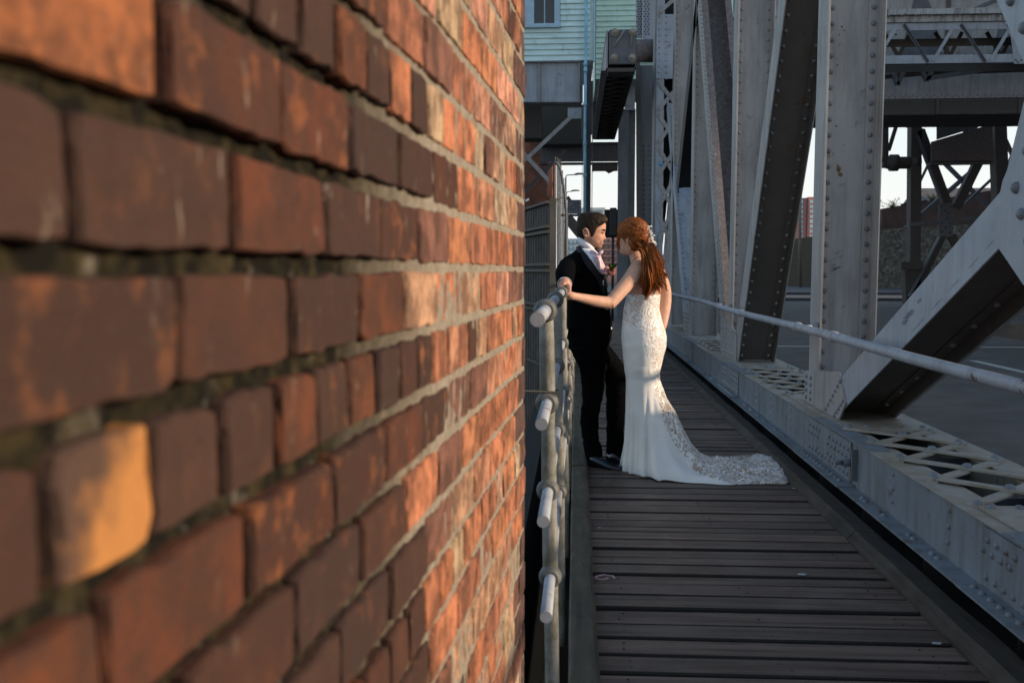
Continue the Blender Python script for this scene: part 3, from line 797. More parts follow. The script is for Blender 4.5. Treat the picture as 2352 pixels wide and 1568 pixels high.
for q in ((1308, 488), (1314, 488), (1320, 488), (1326, 488), (1332, 488), (1332, 480), (1332, 472), (1332, 464), (1310, 470), (1317, 476), (1324, 482), (1316, 467)): fr_riv.dome(at(*q, YC-.035), (0, -1, 0), .022, None, 6)
A, B = at(1303, 500, YC), at(1340, 545, YC); b = MB(); b.bar(A, B, Vector((.18, 0, .2)), (0, .2, 0)); b.build('knee_brace', M['steel_dark'], fr)
b = MB(); pxbox(b, 1090, 240, 1244, 318, YC+3, 1.0); b.build('underside_shade_box', M['steel_dark'], fr)  # dark boxes from here on stand for the shade beneath the cabin
b = MB(); pxbox(b, 1243, 240, 1350, 331, YC+6, 1.0); b.build('underside_shade_box', M['steel_dark'], fr)
b = MB(); pxbox(b, 1351, 186, 1371, 300, YC+6, 1.0); b.build('underside_shade_box', M['steel_dark'], fr)
o = fr_riv.build('rivets', M['steel'], fr); o['kind'] = 'stuff'
# dark cross girder and columns farther along
dg = thing('cross_girder', 'dark plate girder spanning between columns behind the groom', 'girder', at(1330, 375, 34))
b = MB(); pxbox(b, 1242, 331, 1425, 372, 34, .04); pxbox(b, 1240, 372.2, 1425, 376.5, 33.8, .5); pxbox(b, 1250, 326, 1425, 330.8, 33.8, .5); b.build('web_plate', M['steel_far'], dg)
b = MB(); pxbox(b, 1360, 377, 1419, 391, 33.9, .4); b.prism([at(1360, 391.2, 34), at(1364, 393, 34), at(1364, 391.2, 34)], (0, .3, 0)); b.prism([at(1391, 391.2, 34), at(1399, 397, 34), at(1411, 391.2, 34)], (0, .3, 0)); b.build('bearing_block', M['steel_dark'], dg)
dr = MB()
for i in range(26): dr.dome(at(1365+i*2.2, 369, 33.99), (0, -1, 0), .02, None, 5)
for i in range(30): dr.dome(at(1290+i*2.1, 377, 33.9), (0, 0, -1), .03, None, 5)
o = dr.build('rivets', M['steel_dark'], dg); o['kind'] = 'stuff'
dc = thing('steel_column', 'dark pair of steel columns standing beside the sky gap behind the bride', 'column', at(1440, 650, 30))
for k, (x0, x1) in enumerate(((1417, 1445), (1436, 1460))):
    b = MB(); pxbox(b, x0, 250, x1, 735, 30+.4*k, .35); b.build('shaft', M['steel_far'], dc)
b = MB(); pxbox(b, 1435, 193, 1459, 250, 30.1, .1); pxbox(b, 1430, 250.2, 1460, 253, 29.9, .4); b.build('head_plate', M['steel_pale'], dc)
b = MB(); pxbox(b, 1438, 234, 1452, 243, 30.05, .04); b.build('notice', M['rail'], dc)

# ------------------------------------------------------------------ operating strut with its bolted end plate
st = thing('operating_strut', 'dark lattice operating strut with four big bolts on its end plate under the cabin', 'strut', at(1430, 150, 19))
YS, YE = 19.0, 29.2
xa, xb_ = at(1399, 100, YS).x, at(1461, 100, YS).x; zbot, ztop = at(1430, 149, YS).z, at(1430, 69, YS).z
b = MB(); b.bbox((xa, YS-.05, zbot), (xb_, YS, ztop), .012); b.build('end_plate', M['steel_far'], st)
b = MB(); b.box((xa-.05, YS+.01, zbot-.05), (xa-.02, YE, ztop)); b.box((xa-.06, YS+.01, ztop-.1), (xa-.0505, YE, ztop)); b.box((xa-.14, YS+.3, zbot-.05), (xa-.051, YE, zbot-.03)); b.build('side_plate', M['steel'], st)
b = MB(); b.box((xb_-.02, YS+.01, zbot-.05), (xb_+.01, YE, ztop)); b.build('side_plate', M['steel_dark'], st)
b = MB(); b.box((xa-.02, YS+.1, ztop-.03), (xb_-.021, YE, ztop)); b.build('top_plate', M['steel_dark'], st)
b = MB(); b.box((xa-.05, YE, zbot-.05), (xb_+.01, YE+.03, ztop)); b.build('far_end_plate', M['steel_dark'], st)
b = MB(); b.box((xa-.02, YS+.02, zbot-.12), (xb_-.021, YS+.5, zbot-.051)); b.build('bottom_plate', M['steel_dark'], st)
for i in range(18):
    ya = YS+.6+i*.54
    if ya > YE-.6: break
    for s_ in (0, 1):
        b = MB(); b.bar((xa, ya+(.5 if s_ else 0), zbot-.05-.012*s_), (xb_-.02, ya+(0 if s_ else .5), zbot-.05-.012*s_), (0, .05, 0), (0, 0, .01)); b.build('lattice_bar', M['steel_dark'], st)
for q in ((1412, 75), (1453, 75), (1411, 133.5), (1452, 133.5)):
    p = at(*q, YS-.05); b = MB(); b.tube([p, p-Vector((0, .03, 0))], .072, 16); b.tube([p-Vector((0, .03, 0)), p-Vector((0, .10, 0))], .052, 6); b.tube([p-Vector((0, .10, 0)), p-Vector((0, .13, 0))], .03, 10); b.build('bolt', M['lacing'], st)
b = MB(); b.tube([at(1410, 108, YS-.08), at(1434, 70, YS-.12)], .012, 6); b.tube([at(1450, 109, YS-.08), at(1452.5, 64, YS-.12)], .012, 6); b.build('rod', M['lacing'], st)

# ------------------------------------------------------------------ tapering lattice tower column with blue sticker
lc = thing('lattice_column', 'tapering grey lattice column with zigzag bars and a blue sticker behind the bride', 'column', at(1520, 700, 21.6))
YL = 21.6
def quad(b, pts, Y, th): b.prism([at(px, py, Y) for px, py in pts], (0, th, 0))
b = MB(); quad(b, [(1510.5, -60), (1528, -60), (1520, 760), (1502, 760)], YL, .03); b.build('channel', M['steel_pale'], lc)
b = MB(); quad(b, [(1506, -60), (1510.5, -60), (1501.5, 760), (1497, 760)], YL+.05, .5); b.build('flange', M['steel'], lc)
b = MB(); quad(b, [(1576, -60), (1588, -60), (1514, 820), (1505, 820)], YL+.02, .03); b.build('channel', M['steel_pale'], lc)
b = MB(); A0, A1 = at(1592, -60, YL), at(1517, 820, YL); b.prism([A0, A1, A1+Vector((.04, .55, 0)), A0+Vector((.04, .55, 0))], (.015, 0, .0)); b.prism([A0-Vector((.075, .01, 0)), A0+Vector((.05, -.01, 0)), A1+Vector((.05, -.01, 0)), A1-Vector((.075, .01, 0))], (0, -.012, 0)); b.build('edge_plate', M['steel'], lc)
lr = MB()
for i in range(120):
    p = A0+(A1-A0)*(i/120); lr.dome(p+Vector((-.04 if i % 2 else .02, -.024, 0)), (0, -1, 0), .018, None, 6)
b = MB(); quad(b, [(1509, 33), (1578, 33), (1566, 181), (1507, 181)], YL-.013, .012); b.build('plate', M['steel_pale'], lc)
for i in range(11):
    for x in (1514, 1530, 1562-i*.6): lr.dome(at(x, 38+i*14.3, YL-.014), (0, -1, 0), .022, None, 6)
def redge(y): return 1586-(y+60)*.0815
for k, y in enumerate([-40, 182, 257, 332, 407, 482, 557]):
    h = 72
    for s_ in (0, 1):
        p, q = (1511, y+4), (redge(y+h), y+h-4)
        if s_: p, q = (1511, y+h), (redge(y), y+6)
        A, B = at(*p, YL-.014-.012*s_), at(*q, YL-.014-.012*s_); d = (B-A).normalized()
        b = MB(); b.bar(A, B, Vector((-d.z, 0, d.x))*.078, (0, .011, 0)); b.build('lacing_bar', M['steel'], lc)
        for f_ in (0.06, .36, .5, .66): lr.dome(A+(B-A)*f_-Vector((0, .006, 0)), (0, -1, 0), .02, None, 6)
b = MB(); quad(b, [(1513, -60), (1586, -60), (1502, 760), (1498, 760)], YL+.6, .03); b.build('dark_backing', M['black'], lc)  # black sheet paints the shade inside the lattice openings
o = lr.build('rivets', M['steel'], lc); o['kind'] = 'stuff'
M['sticker'] = NT('blue_sticker').out((0.01, 0.19, 0.45), .4)
M['sticker_mark'] = NT('white_sticker_mark').out((0.75, 0.8, 0.85), .5)
sk = thing('sticker', 'small round blue sticker with a white arc stuck on the lattice column', 'sticker', at(1518, 377, YL))
p = at(1518, 377, YL-.003); b = MB(); b.tube([p, p-Vector((0, .003, 0))], .046, 24); b.build('disc', M['sticker'], sk)
b = MB(); b.tube([p+Vector((.026*math.cos(q), -.004, .026*math.sin(q)-.008)) for q in [PI*(.1+.8*i/10) for i in range(11)]], .006, 6); b.build('mark', M['sticker_mark'], sk)

rp = thing('riveted_column', 'dark riveted column with a thick axle entering it above the bride', 'column', at(1484, 700, 24))
b = MB(); quad(b, [(1476, -60), (1506, -60), (1503, 91), (1477, 91)], 24, .06); quad(b, [(1461, -60), (1475.5, -60), (1475.5, 88), (1461, 84)], 24.1, .06); b.build('upper_plate', M['steel_pale'], rp)
b = MB(); quad(b, [(1462, 150), (1506, 150), (1500, 760), (1480, 760)], 24, .06); b.build('lower_plate', M['steel_far'], rp)
b = MB(); quad(b, [(1461, 142), (1470, 142), (1480, 760), (1464, 760)], 23.85, .14); b.build('flange', M['steel_dark'], rp)
lr = MB()
for i in range(34):
    for x in (1465, 1471, 1481, 1488):
        if i < 16: lr.dome(at(x+(i % 2)*2.5, -8+i*5.8, 23.995 if x > 1475 else 24.09), (0, -1, 0), .02, None, 5)
    for x in (1478, 1492): lr.dome(at(x+4*(i/34), 335+i*11.2, 23.995), (0, -1, 0), .022, None, 5)
o = lr.build('rivets', M['steel_dark'], rp); o['kind'] = 'stuff'
a, c = at(1458, 117, 22.6), at(1512, 117, 22.6); b = MB(); b.tube([a, c], .245, 24); b.build('axle', M['rusty'], rp)

# ------------------------------------------------------------------ right: overhead lattice beam, counterweight, tower
lb = thing('lattice_beam', 'overhead grey lattice beam with rust stained top flange crossing the road', 'lattice beam', at(2150, 147, 27))
YB = 27.0
def xq(px): return at(px, 100, YB).x
X0b, X1b = 2.6, 15.5
def zq(py): return at(2100, py, YB).z
M['stained'] = steel('stained_pale_steel', (0.40, 0.40, 0.40), .5, .55, .8)
b = MB(); b.box((X0b, YB-.25, zq(39)), (X1b, YB+.9, zq(26))); b.build('top_flange', M['stained'], lb)
b = MB(); b.box((X0b, YB-.12, zq(53.5)), (X1b, YB-.09, zq(39.2))); b.build('fascia', M['stained'], lb)
b = MB(); b.box((X0b, YB-.05, zq(71)), (X1b, YB-.02, zq(54))); b.build('top_chord', M['steel_pale'], lb)
b = MB(); b.box((X0b, YB-.05, zq(147)), (X1b, YB-.02, zq(128))); b.box((X0b, YB-.019, zq(147)), (X1b, YB+.15, zq(146))); b.build('bottom_chord', M['steel_pale'], lb)
for k in range(-6, 5):
    u0 = 2064+k*131.5
    for (p, q, m, dy) in (((u0-2, 56), (u0-52, 141), 'steel_pale', -.064), ((u0+12, 56), (u0+68, 143), 'steel_far', -.075)):
        A, B = at(*p, YB+dy), at(*q, YB+dy)
        if A.x < X0b or B.x < X0b: continue
        d = (B-A).normalized(); b = MB(); b.bar(A, B, Vector((-d.z, 0, d.x))*.085, (0, .014, 0))
        if m == 'steel_far': b.bar(A+Vector((0, -.04, 0)), B+Vector((0, -.04, 0)), Vector((-d.z, 0, d.x))*.012, (0, .08, 0))
        b.build('lattice_bar', M[m], lb)
for k in range(-5, 5):      # rear plane of the same beam
    u0 = 2030+k*118
    for (p, q) in (((u0, 74), (u0+34, 130)), ((u0+62, 74), (u0+34, 130))):
        A, B = at(*p, YB+.9), at(*q, YB+.9)
        if A.x < X0b or B.x < X0b: continue
        d = (B-A).normalized(); b = MB(); b.bar(A, B, Vector((-d.z, 0, d.x))*.10, (0, .02, 0)); b.build('lattice_bar', M['steel_dark'], lb)
b = MB(); b.box((X0b, YB+.88, zq(90)), (X1b, YB+.92, zq(72))); b.box((X0b, YB+.88, zq(150)), (X1b, YB+.92, zq(132))); b.build('rear_chord', M['steel_dark'], lb)
b = MB(); b.prism([at(2306, 53, YB-.052), at(2322, 88, YB-.052), at(2329, 147, YB-.052), at(2440, 147, YB-.052), at(2440, 53, YB-.052)], (0, -.012, 0)); b.build('end_plate', M['steel_pale'], lb)
lr = MB()
for i in range(26): lr.dome(at(2000+i*31.5-400, 37, YB-.25), (0, -1, 0), .03, None, 6)
for q in ((2346, 138), (2333, 138), (2338, 143), (2346, 60), (2314, 58), (2319, 66)): lr.dome(at(*q, YB-.065), (0, -1, 0), .03, None, 6)
o = lr.build('rivets', M['steel_far'], lb); o['kind'] = 'stuff'

cw = thing('counterweight', 'huge grey plated counterweight hanging over the road behind the lattice beam', 'counterweight', at(2200, 290, 33))
YK = 30.0
zk = lambda py, Y=YK: at(2200, py, Y).z
b = MB(); b.box((2.7, YK+.5, zk(150)), (17, YK+7, zk(-330))); b.build('box', M['steel'], cw)
for i in range(5): b = MB(); x = 4.2+i*2.6; b.prism([(x, YK+.499, zk(140)), (x+1.3, YK+.499, zk(140)), (x+.9, YK+.499, zk(10)), (x+.5, YK+.499, zk(-60))], (0, -.03, 0)); b.build('rib_plate', M['steel_far'], cw)
b = MB(); b.prism([(2.7, YK, zk(228)), (17, YK, zk(224)), (17, YK, zk(160)), (10, YK, zk(173)), (7.0, YK, zk(192)), (2.7, YK, zk(205))], (0, .04, 0)); b.build('skirt_plate', M['steel'], cw)
b = MB(); b.box((2.7, YK-.1, zk(264)), (17, YK+2.5, zk(229))); b.build('soffit', M['steel_dark'], cw)
lr = MB()
for i in range(90): lr.dome((5.5+i*.10, YK, zk(218.5+(i % 2)*3.5)), (0, -1, 0), .022, None, 5)
for i in range(14): lr.dome((6.5+i*.7, YK+.49, zk(20+(i*37) % 100)), (0, -1, 0), .035, None, 5)
for i in range(110): lr.dome((2.8+i*.13, YK-.1, zk(233)), (0, -1, 0), .03, None, 5); lr.dome((2.8+i*.13, YK-.1, zk(260)), (0, -1, 0), .03, None, 5)
for i in range(60): lr.dome((2.9+i*.24, YK+.49, zk(118)), (0, -1, 0), .035, None, 5); lr.dome((2.9+i*.24, YK+.49, zk(84)), (0, -1, 0), .035, None, 5)
o = lr.build('rivets', M['steel_far'], cw); o['kind'] = 'stuff'
for i in range(6):
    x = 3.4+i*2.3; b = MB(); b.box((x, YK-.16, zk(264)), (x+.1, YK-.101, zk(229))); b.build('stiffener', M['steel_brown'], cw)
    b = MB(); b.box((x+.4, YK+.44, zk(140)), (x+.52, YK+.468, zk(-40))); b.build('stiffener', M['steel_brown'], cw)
for (p, q) in (((2290, 0), (2150, 60)), ((2000, 175), (2130, 152)), ((2130, 180), (2320, 152)), ((2052, 168), (2062, 195)), ((2075, 165), (2062, 195)), ((2118, 165), (2129, 186)), ((2140, 165), (2129, 186))):
    A, B = at(*p, 29), at(*q, 29); d = (B-A).normalized(); b = MB(); b.bar(A, B, Vector((-d.z, 0, d.x))*.11, (0, .1, 0)); b.build('brace', M['steel_far'], cw)

YT = 41.0
tw = thing('steel_tower', 'dark steel tower with V braces standing by the road under the counterweight', 'tower', at(2180, 700, YT))
def strut(name, p, q, wpx, Y, th, mat, par=None):
    A, B = at(*p, Y), at(*q, Y); d = (B-A).normalized(); b = MB(); b.bar(A, B, Vector((-d.z, 0, d.x))*wpx*Y/F, (0, th, 0)); return b.build(name, M[mat], par or tw)
strut('column', (2101, 280), (2097, 695), 23, YT, .5, 'steel_dark')
strut('column', (2290, 250), (2306, 695), 26, YT-.4, .6, 'steel_dark')
strut('brace', (2113, 300), (2176, 470), 17, YT-.1, .3, 'steel_dark'); strut('flange', (2107, 312), (2166, 470), 4, YT-.3, .25, 'steel_far')
strut('brace', (2282, 300), (2196, 476), 19, YT-.1, .3, 'steel_dark')
b = MB(); quad(b, [(2157, 468), (2188, 465), (2189, 542), (2157, 544)], YT-.35, .05); b.build('gusset_plate', M['steel_far'], tw)
strut('brace', (2165, 540), (2092, 690), 14, YT-.1, .3, 'steel_dark'); strut('flange', (2158, 545), (2088, 680), 4, YT-.32, .25, 'steel_far')
strut('brace', (2184, 540), (2262, 690), 16, YT-.1, .3, 'steel_dark')
strut('brace', (2087, 516), (2330, 490), 9, YT-.2, .2, 'steel_far')
strut('brace', (2170, 375), (2300, 505), 8, YT+5, .2, 'steel_far'); strut('brace', (2080, 525), (2230, 395), 9, YT+5, .2, 'steel_far')
b = MB(); quad(b, [(2070, 602), (2120, 600), (2120, 618), (2070, 620)], YT-.4, .5); quad(b, [(2079, 621), (2118, 620), (2116, 700), (2082, 700)], YT-.2, .5); b.build('base_block', M['steel_dark'], tw)
b = MB(); quad(b, [(2152, 255), (2277, 255), (2277, 282), (2152, 321)], YT-2, .05); b.build('blue_grey_sheet', M['steel_far'], tw)
b = MB(); quad(b, [(2139, 326), (2280, 284), (2280, 372), (2139, 374)], YT-1.2, .05); quad(b, [(2137, 374.2), (2282, 372.2), (2282, 376), (2137, 378)], YT-1.4, .4); b.build('side_girder', M['rusty'], tw)
a, c = at(2036, 374, YT), at(2104, 374, YT); b = MB(); b.tube([a, c], .24, 16); h = at(2053, 374, YT); b.tube([h-Vector((.16, 0, 0)), h+Vector((.16, 0, 0))], .33, 12); h = at(2100, 374, YT); b.tube([h-Vector((.14, 0, 0)), h+Vector((.2, 0, 0))], .31, 12); b.build('axle', M['steel_dark'], tw)
for (p, q, wd, m) in (((1990, 262), (2120, 300), 7, 'steel_brown'), ((2120, 262), (2290, 330), 6, 'steel_brown'), ((2290, 262), (2180, 330), 6, 'steel_far'), ((2112, 420), (2150, 340), 4, 'steel_brown'), ((2070, 470), (2128, 462), 4, 'steel_brown'), ((2215, 470), (2290, 400), 5, 'steel_far'), ((2300, 300), (2345, 400), 7, 'steel_brown'), ((2345, 300), (2302, 420), 6, 'steel_brown')):
    strut('tie_bar', p, q, wd, YT+1.2, .15, m)
tr_riv = MB()
for i in range(40): tr_riv.dome(at(2142+i*3.5, 371, YT-1.2), (0, -1, 0), .05, None, 5)
for i in range(36): tr_riv.dome(at(2156+i*3.3, 262, YT-2), (0, -1, 0), .045, None, 5)
for q in ((2162, 474), (2170, 482), (2178, 490), (2184, 474), (2176, 500), (2164, 510), (2183, 512), (2162, 532), (2182, 534), (2172, 522)): tr_riv.dome(at(*q, YT-.35), (0, -1, 0), .05, None, 5)
o = tr_riv.build('rivets', M['steel_dark'], tw); o['kind'] = 'stuff'
strut('hanger', (2033, 285), (2033, 386), 12, YT-.05, .2, 'steel_dark'); strut('hanger', (2060, 285), (2041, 346), 7, YT-.05, .15, 'steel_dark'); strut('hanger', (2007, 345), (2032, 376), 4, YT-.05, .15, 'steel_dark')

# ------------------------------------------------------------------ road, kerbs and far wall
b = MB(); b.box((2.9, 18.45, .0205), (8.6, 18.6, .027)); o = b.build('road_joint', M['white_line']); tag(o, 'pale expansion joint strip across the road', 'joint', kind='structure')
for i in range(3):
    b = MB(); y = 13.4-i*6.5; b.box((6.07, y, .0205), (6.19, y+2.3, .0245)); o = b.build('lane_marking', M['white_line']); o['kind'] = 'structure'
sheet('traffic_island', 4, 40, 47.5, 53, .12, M['pavement'], .2)
sheet('pavement', -10, 60, 60, 90, .13, M['pavement'], .2)
def stone():
    t = NT('dark_rubble_stone')
    v = t.n('ShaderNodeTexVoronoi', feature='DISTANCE_TO_EDGE'); v.inputs['Scale'].default_value = 3.6
    t.l(t.coords((1, 1, 1.5)), v.inputs['Vector'])
    vc = t.n('ShaderNodeTexVoronoi'); vc.inputs['Scale'].default_value = 3.6; t.l(t.coords((1, 1, 1.5)), vc.inputs['Vector'])
    c = t.mix(t.mask(vc.outputs['Color'], .1, .95), (.045, .036, .027), (.17, .14, .105))
    c = t.mix(t.mask(t.noise(9, 6), .62, .72), c, (.27, .26, .24))
    c = t.mix(t.mask(v.outputs['Distance'], .0, .06), (.03, .028, .024), c)
    t.bump(v.outputs['Distance'], .6, .05)
    return t.out(c, .9)
M['stone'] = stone()
M['far_brick'] = plain('dark_red_brick', (.055, .028, .022), .9, 0, .3, 1.5)
M['warm_brick'] = plain('orange_brick_gable', (.17, .065, .038), .9, 0, .6, 1.6)
sw = thing('stone_wall', 'tall dark rubble stone dock wall beyond the road with brick on top', 'wall', at(1950, 665, 76)); sw['kind'] = 'structure'
def gp(px, Y, z=0.13): v = at(px, 600, Y); return Vector((v.x, v.y, z))
def wallseg(name, x0, Ya, x1, Yb, y0, y1, mat, zbase=.13):
    a, c = gp(x0, Ya, zbase), gp(x1, Yb, zbase); za, zc = at(x0, y0, Ya).z, at(x1, y1, Yb).z
    b = MB(); b.prism([a, c, Vector((c.x, c.y, zc)), Vector((a.x, a.y, za))], (0.0, 1.0, 0)); return b.build(name, M[mat], sw)
wallseg('rendered_length', 1740, 92, 1880, 82, 560, 541, 'timber', .13)
wallseg('rubble_length', 1881, 82, 2480, 62, 535, 500, 'stone', .13)
a0, a1 = at(2027, 533, 76.2), at(2027, 479, 76.2); c0, c1 = at(2320, 520, 66.5), at(2320, 430, 66.5)
b = MB(); b.prism([a0, c0, c1, a1], (0, .9, 0)); b.build('brick_length', M['far_brick'], sw)
pl = thing('utility_pole', 'slim wooden pole standing in front of the distant red tower block', 'pole', gp(1838.5, 80))
b = MB(); b.tube([gp(1839, 80, .1), at(1837.5, 408, 80)], [.13, .10], 10); b.build('shaft', plain('pole_wood', (.21, .16, .11), .8), pl)
M['apt_red'] = plain('red_cladding', (.42, .16, .135), .7, 0, .12, .05)
M['apt_grey'] = plain('grey_cladding', (.20, .27, .28), .6, 0, .2, .05)
M['apt_win'] = plain('pale_window', (.42, .52, .55), .3, 0, .3, .2)
YA = 600
ap = thing('tower_block', 'distant red and grey apartment block with rows of windows seen between two posts', 'building', gp(1850, YA, 0))
a, c = at(1806, 455, YA), at(1910, 455, YA); b = MB(); b.box((a.x, YA, 0), (at(1855, 455, YA).x, YA+20, a.z)); b.build('grey_wing', M['apt_grey'], ap)
b = MB(); b.box((at(1855.1, 455, YA).x, YA-2, 0), (c.x, YA+20, at(1850, 453, YA).z)); b.build('red_wing', M['apt_red'], ap)
for px in (1829, 1846): b = MB(); b.box((at(px, 455, YA).x, YA-.6, 0), (at(px+6, 455, YA).x, YA-.01, a.z)); b.build('red_strip', M['apt_red'], ap)
for r_ in range(9):
    for k, px in enumerate((1823, 1835.5, 1841, 1855.5+2.5, 1862, 1869, 1878)):
        y = 460+r_*11.3
        A, B = at(px, y+7.5, YA), at(px+3.4, y, YA); b = MB(); yy = YA-2.3 if px > 1855 else YA-.3
        b.box((A.x, yy, A.z), (B.x, yy+.25, B.z)); b.build('window', M['apt_win'], ap)
gh = thing('gabled_warehouse', 'dark brick warehouse with slate roof seen past the steel tower', 'building', gp(2250, 100, 0))
b = MB(); b.box((at(2150, 0, 100).x, 100, 0), (at(2420, 0, 100).x, 112, at(2200, 480, 100).z)); b.build('wall', M['far_brick'], gh)
b = MB(); q0, q1 = at(2150, 482, 99.5), at(2430, 482, 99.5); zr = at(2200, 432, 106).z; b.prism([q0, (q0.x, 106, zr), (q0.x, 112.5, q0.z)], (q1.x-q0.x, 0, 0)); b.build('roof', plain('slate', (.11, .10, .10), .8, 0, .25, 2), gh)
b = MB(); quad(b, [(2217, 458), (2271, 478), (2268, 485), (2214, 468)], 98, .3); b.build('barge_board', plain('weathered_pink_board', (.42, .27, .23), .8), gh)
# weeds growing on the wall
def weed(px, py, Y, h, seed, label, col):
    r = random.Random(seed); t = thing('wall_weed', label, 'plant', at(px, py, Y), 'weeds on the dock wall'); p0 = at(px, py, Y)
    st_, lf = MB(), MB()
    for i in range(16):
        d = Vector((r.gauss(0, .5), r.gauss(0, .35), r.uniform(.6, 1.2)))*h*r.uniform(.5, 1)
        pts = [p0+d*u+Vector((d.x, 0, -abs(d.x)*.6))*u*u*.6 for u in (0, .35, .7, 1)]
        st_.tube(pts, [.018, .014, .01, .005], 5)
        for k in range(14):
            u = r.uniform(.2, 1); q = p0+d*u+Vector((d.x, 0, -abs(d.x)*.6))*u*u*.6
            a = Vector((r.gauss(0, 1), r.gauss(0, 1), r.gauss(0, .6))).normalized()*r.uniform(.08, .2)*h; s_ = a.cross(Vector((0, 0, 1))).normalized()*h*.04
            lf.add([q, q+a*.5+s_, q+a, q+a*.5-s_], [(0, 1, 2, 3)])
    st_.build('stem', col, t); lf.build('leaves', col, t, False)
M['weed'] = plain('yellow_green_leaf', (.16, .15, .025), .7, 0, .4, 5)
weed(2052, 479, 75.5, .95, 1, 'yellowish weed on the brick wall top right beside the big riveted post', M['weed'])
weed(2139, 462, 73, .9, 2, 'bushy weed on the brick wall top just right of the dark tower column', M['weed'])
weed(2014, 524, 76.5, .55, 3, 'small thin weed on the low stone wall edge', M['weed'])

# ------------------------------------------------------------------ left background
gt = thing('sheet_gate', 'dark corrugated sheet gate with rails between brick wall and groom', 'gate', gp(1240, 13.8, -.3))
g0, g1 = at(1266, 600, 13.0), at(1150, 600, 16.6)
dv = Vector((g1.x-g0.x, g1.y-g0.y, 0)); Lg = dv.length; dv.normalize(); nv = Vector((-dv.y, dv.x, 0))
if nv.y > 0: nv = -nv
rings = []; n = 90
b = MB(); vs = []; zt0 = at(1266, 464, 13.0).z
for i in range(n+1):
    p = Vector((g0.x, g0.y, 0))+dv*Lg*i/n+nv*.018*(1 if (i//2) % 2 else -1)
    vs += [p+Vector((0, 0, -.8)), p+Vector((0, 0, zt0))]
b.add(vs, [(2*i, 2*i+2, 2*i+3, 2*i+1) for i in range(n)]); M['sheet'] = plain('dark_corrugated_sheet', (.055, .048, .041), .7, 0, .5, 5, .3, 30)
b.build('corrugated_sheet', M['sheet'], gt)
for z in (zt0, zt0-.31, zt0-.38, zt0-.80, zt0-.88, .95, .88, .15):
    b = MB(); A = Vector((g0.x, g0.y, z))+nv*.045; b.bar(A, A+dv*Lg, (0, 0, .035), nv*.045); b.build('gate_rail', M['sheet'], gt)
fp = thing('fence_post', 'tall flat brown steel post at the end of the sheet gate', 'post', gp(1270, 12.9, -.8))
M['brown_steel'] = plain('brown_weathered_steel', (.10, .085, .068), .75, 0, .3, 4)
A, B = at(1262.5, 454, 12.9), at(1278, 454, 12.9); b = MB(); b.bbox((A.x, 12.88, -.8), (B.x, 12.96, A.z), .004); b.build('shaft', M['brown_steel'], fp)
bb = thing('spiked_railing', 'fan of vertical steel bars on a curved bracket above the gate post', 'railing', gp(1285, 12.95, -.8))
for (px, y0, y1) in ((1275.5, 360, 1), (1279.5, 362, 1), (1282.5, 365, 1), (1285.5, 366, 1), (1288.5, 371, 1), (1292, 392, 1), (1295, 410, 1)):
    A, B = at(px, y0, 13.1), at(px+1, 690, 13.1); b = MB(); b.tube([A, B], .0085, 6); b.build('bar', M['brown_steel'], bb)
for (px, y0) in ((1264, 395), (1267, 385), (1270.5, 378), (1273, 372), (1261, 402)):
    A, B = at(px, y0, 13.15), at(px, 470, 13.15); b = MB(); b.tube([A, B], .008, 6); b.build('bar', M['warm_brick'], bb)
b = MB(); b.tube([at(*q, 13.0) for q in ((1273, 375), (1279, 374), (1285, 383), (1289, 397), (1293, 420), (1297, 445), (1300, 480), (1301, 560), (1301, 700))], .018, 8); b.build('bracket', M['steel_far'], bb)
b = MB(); b.tube([at(1262, 462, 13.05), at(1279, 459, 13.05), at(1294, 452, 13.05)], .014, 6); b.tube([at(1262, 618, 13.05), at(1294, 617, 13.05)], .014, 6); b.build('cross_bar', M['brown_steel'], bb)
ep = thing('fence_post', 'narrow black post at the end of the spiked railing beside the groom', 'post', gp(1302, 13.4, -.8))
A = at(1297.5, 488, 13.4); B = at(1305, 488, 13.4); b = MB(); b.bbox((A.x, 13.35, -.8), (B.x, 13.45, A.z), .004); b.build('shaft', M['black'], ep)
bk = thing('brick_building', 'orange brick building partly hidden behind the gate and the slanting braces', 'building', gp(1230, 44, 0))
b = MB(); b.box((-12, 44, -.5), (at(1258, 0, 44).x, 60, at(1200, 300, 44).z)); b.build('wall', M['warm_brick'], bk)
b = MB(); b.box((-12, 43.8, at(1200, 470, 44).z), (at(1276, 0, 44).x, 43.98, at(1200, 455, 44).z)); b.build('string_course', M['far_brick'], bk)
b = MB(); b.box((at(1243, 0, 40).x-6, 40, -.5), (at(1272, 0, 40).x, 40.4, at(1200, 452, 40).z)); b.build('yard_wall', M['warm_brick'], bk)
cc = thing('security_camera', 'small white security camera above the sheet gate', 'camera', at(1212, 460, 13.9))
A = at(1207, 461, 13.9); b = MB(); b.bar(A, A+Vector((.05, -.05, .015)), (0, .03, 0), (0, 0, .028)); b.build('housing', M['sticker_mark'], cc)
b = MB(); b.tube([A+Vector((.02, 0, 0)), A+Vector((.0, .05, -.02)), A+Vector((-.02, .1, -.35))], .006, 6); b.build('bracket', M['black'], cc)
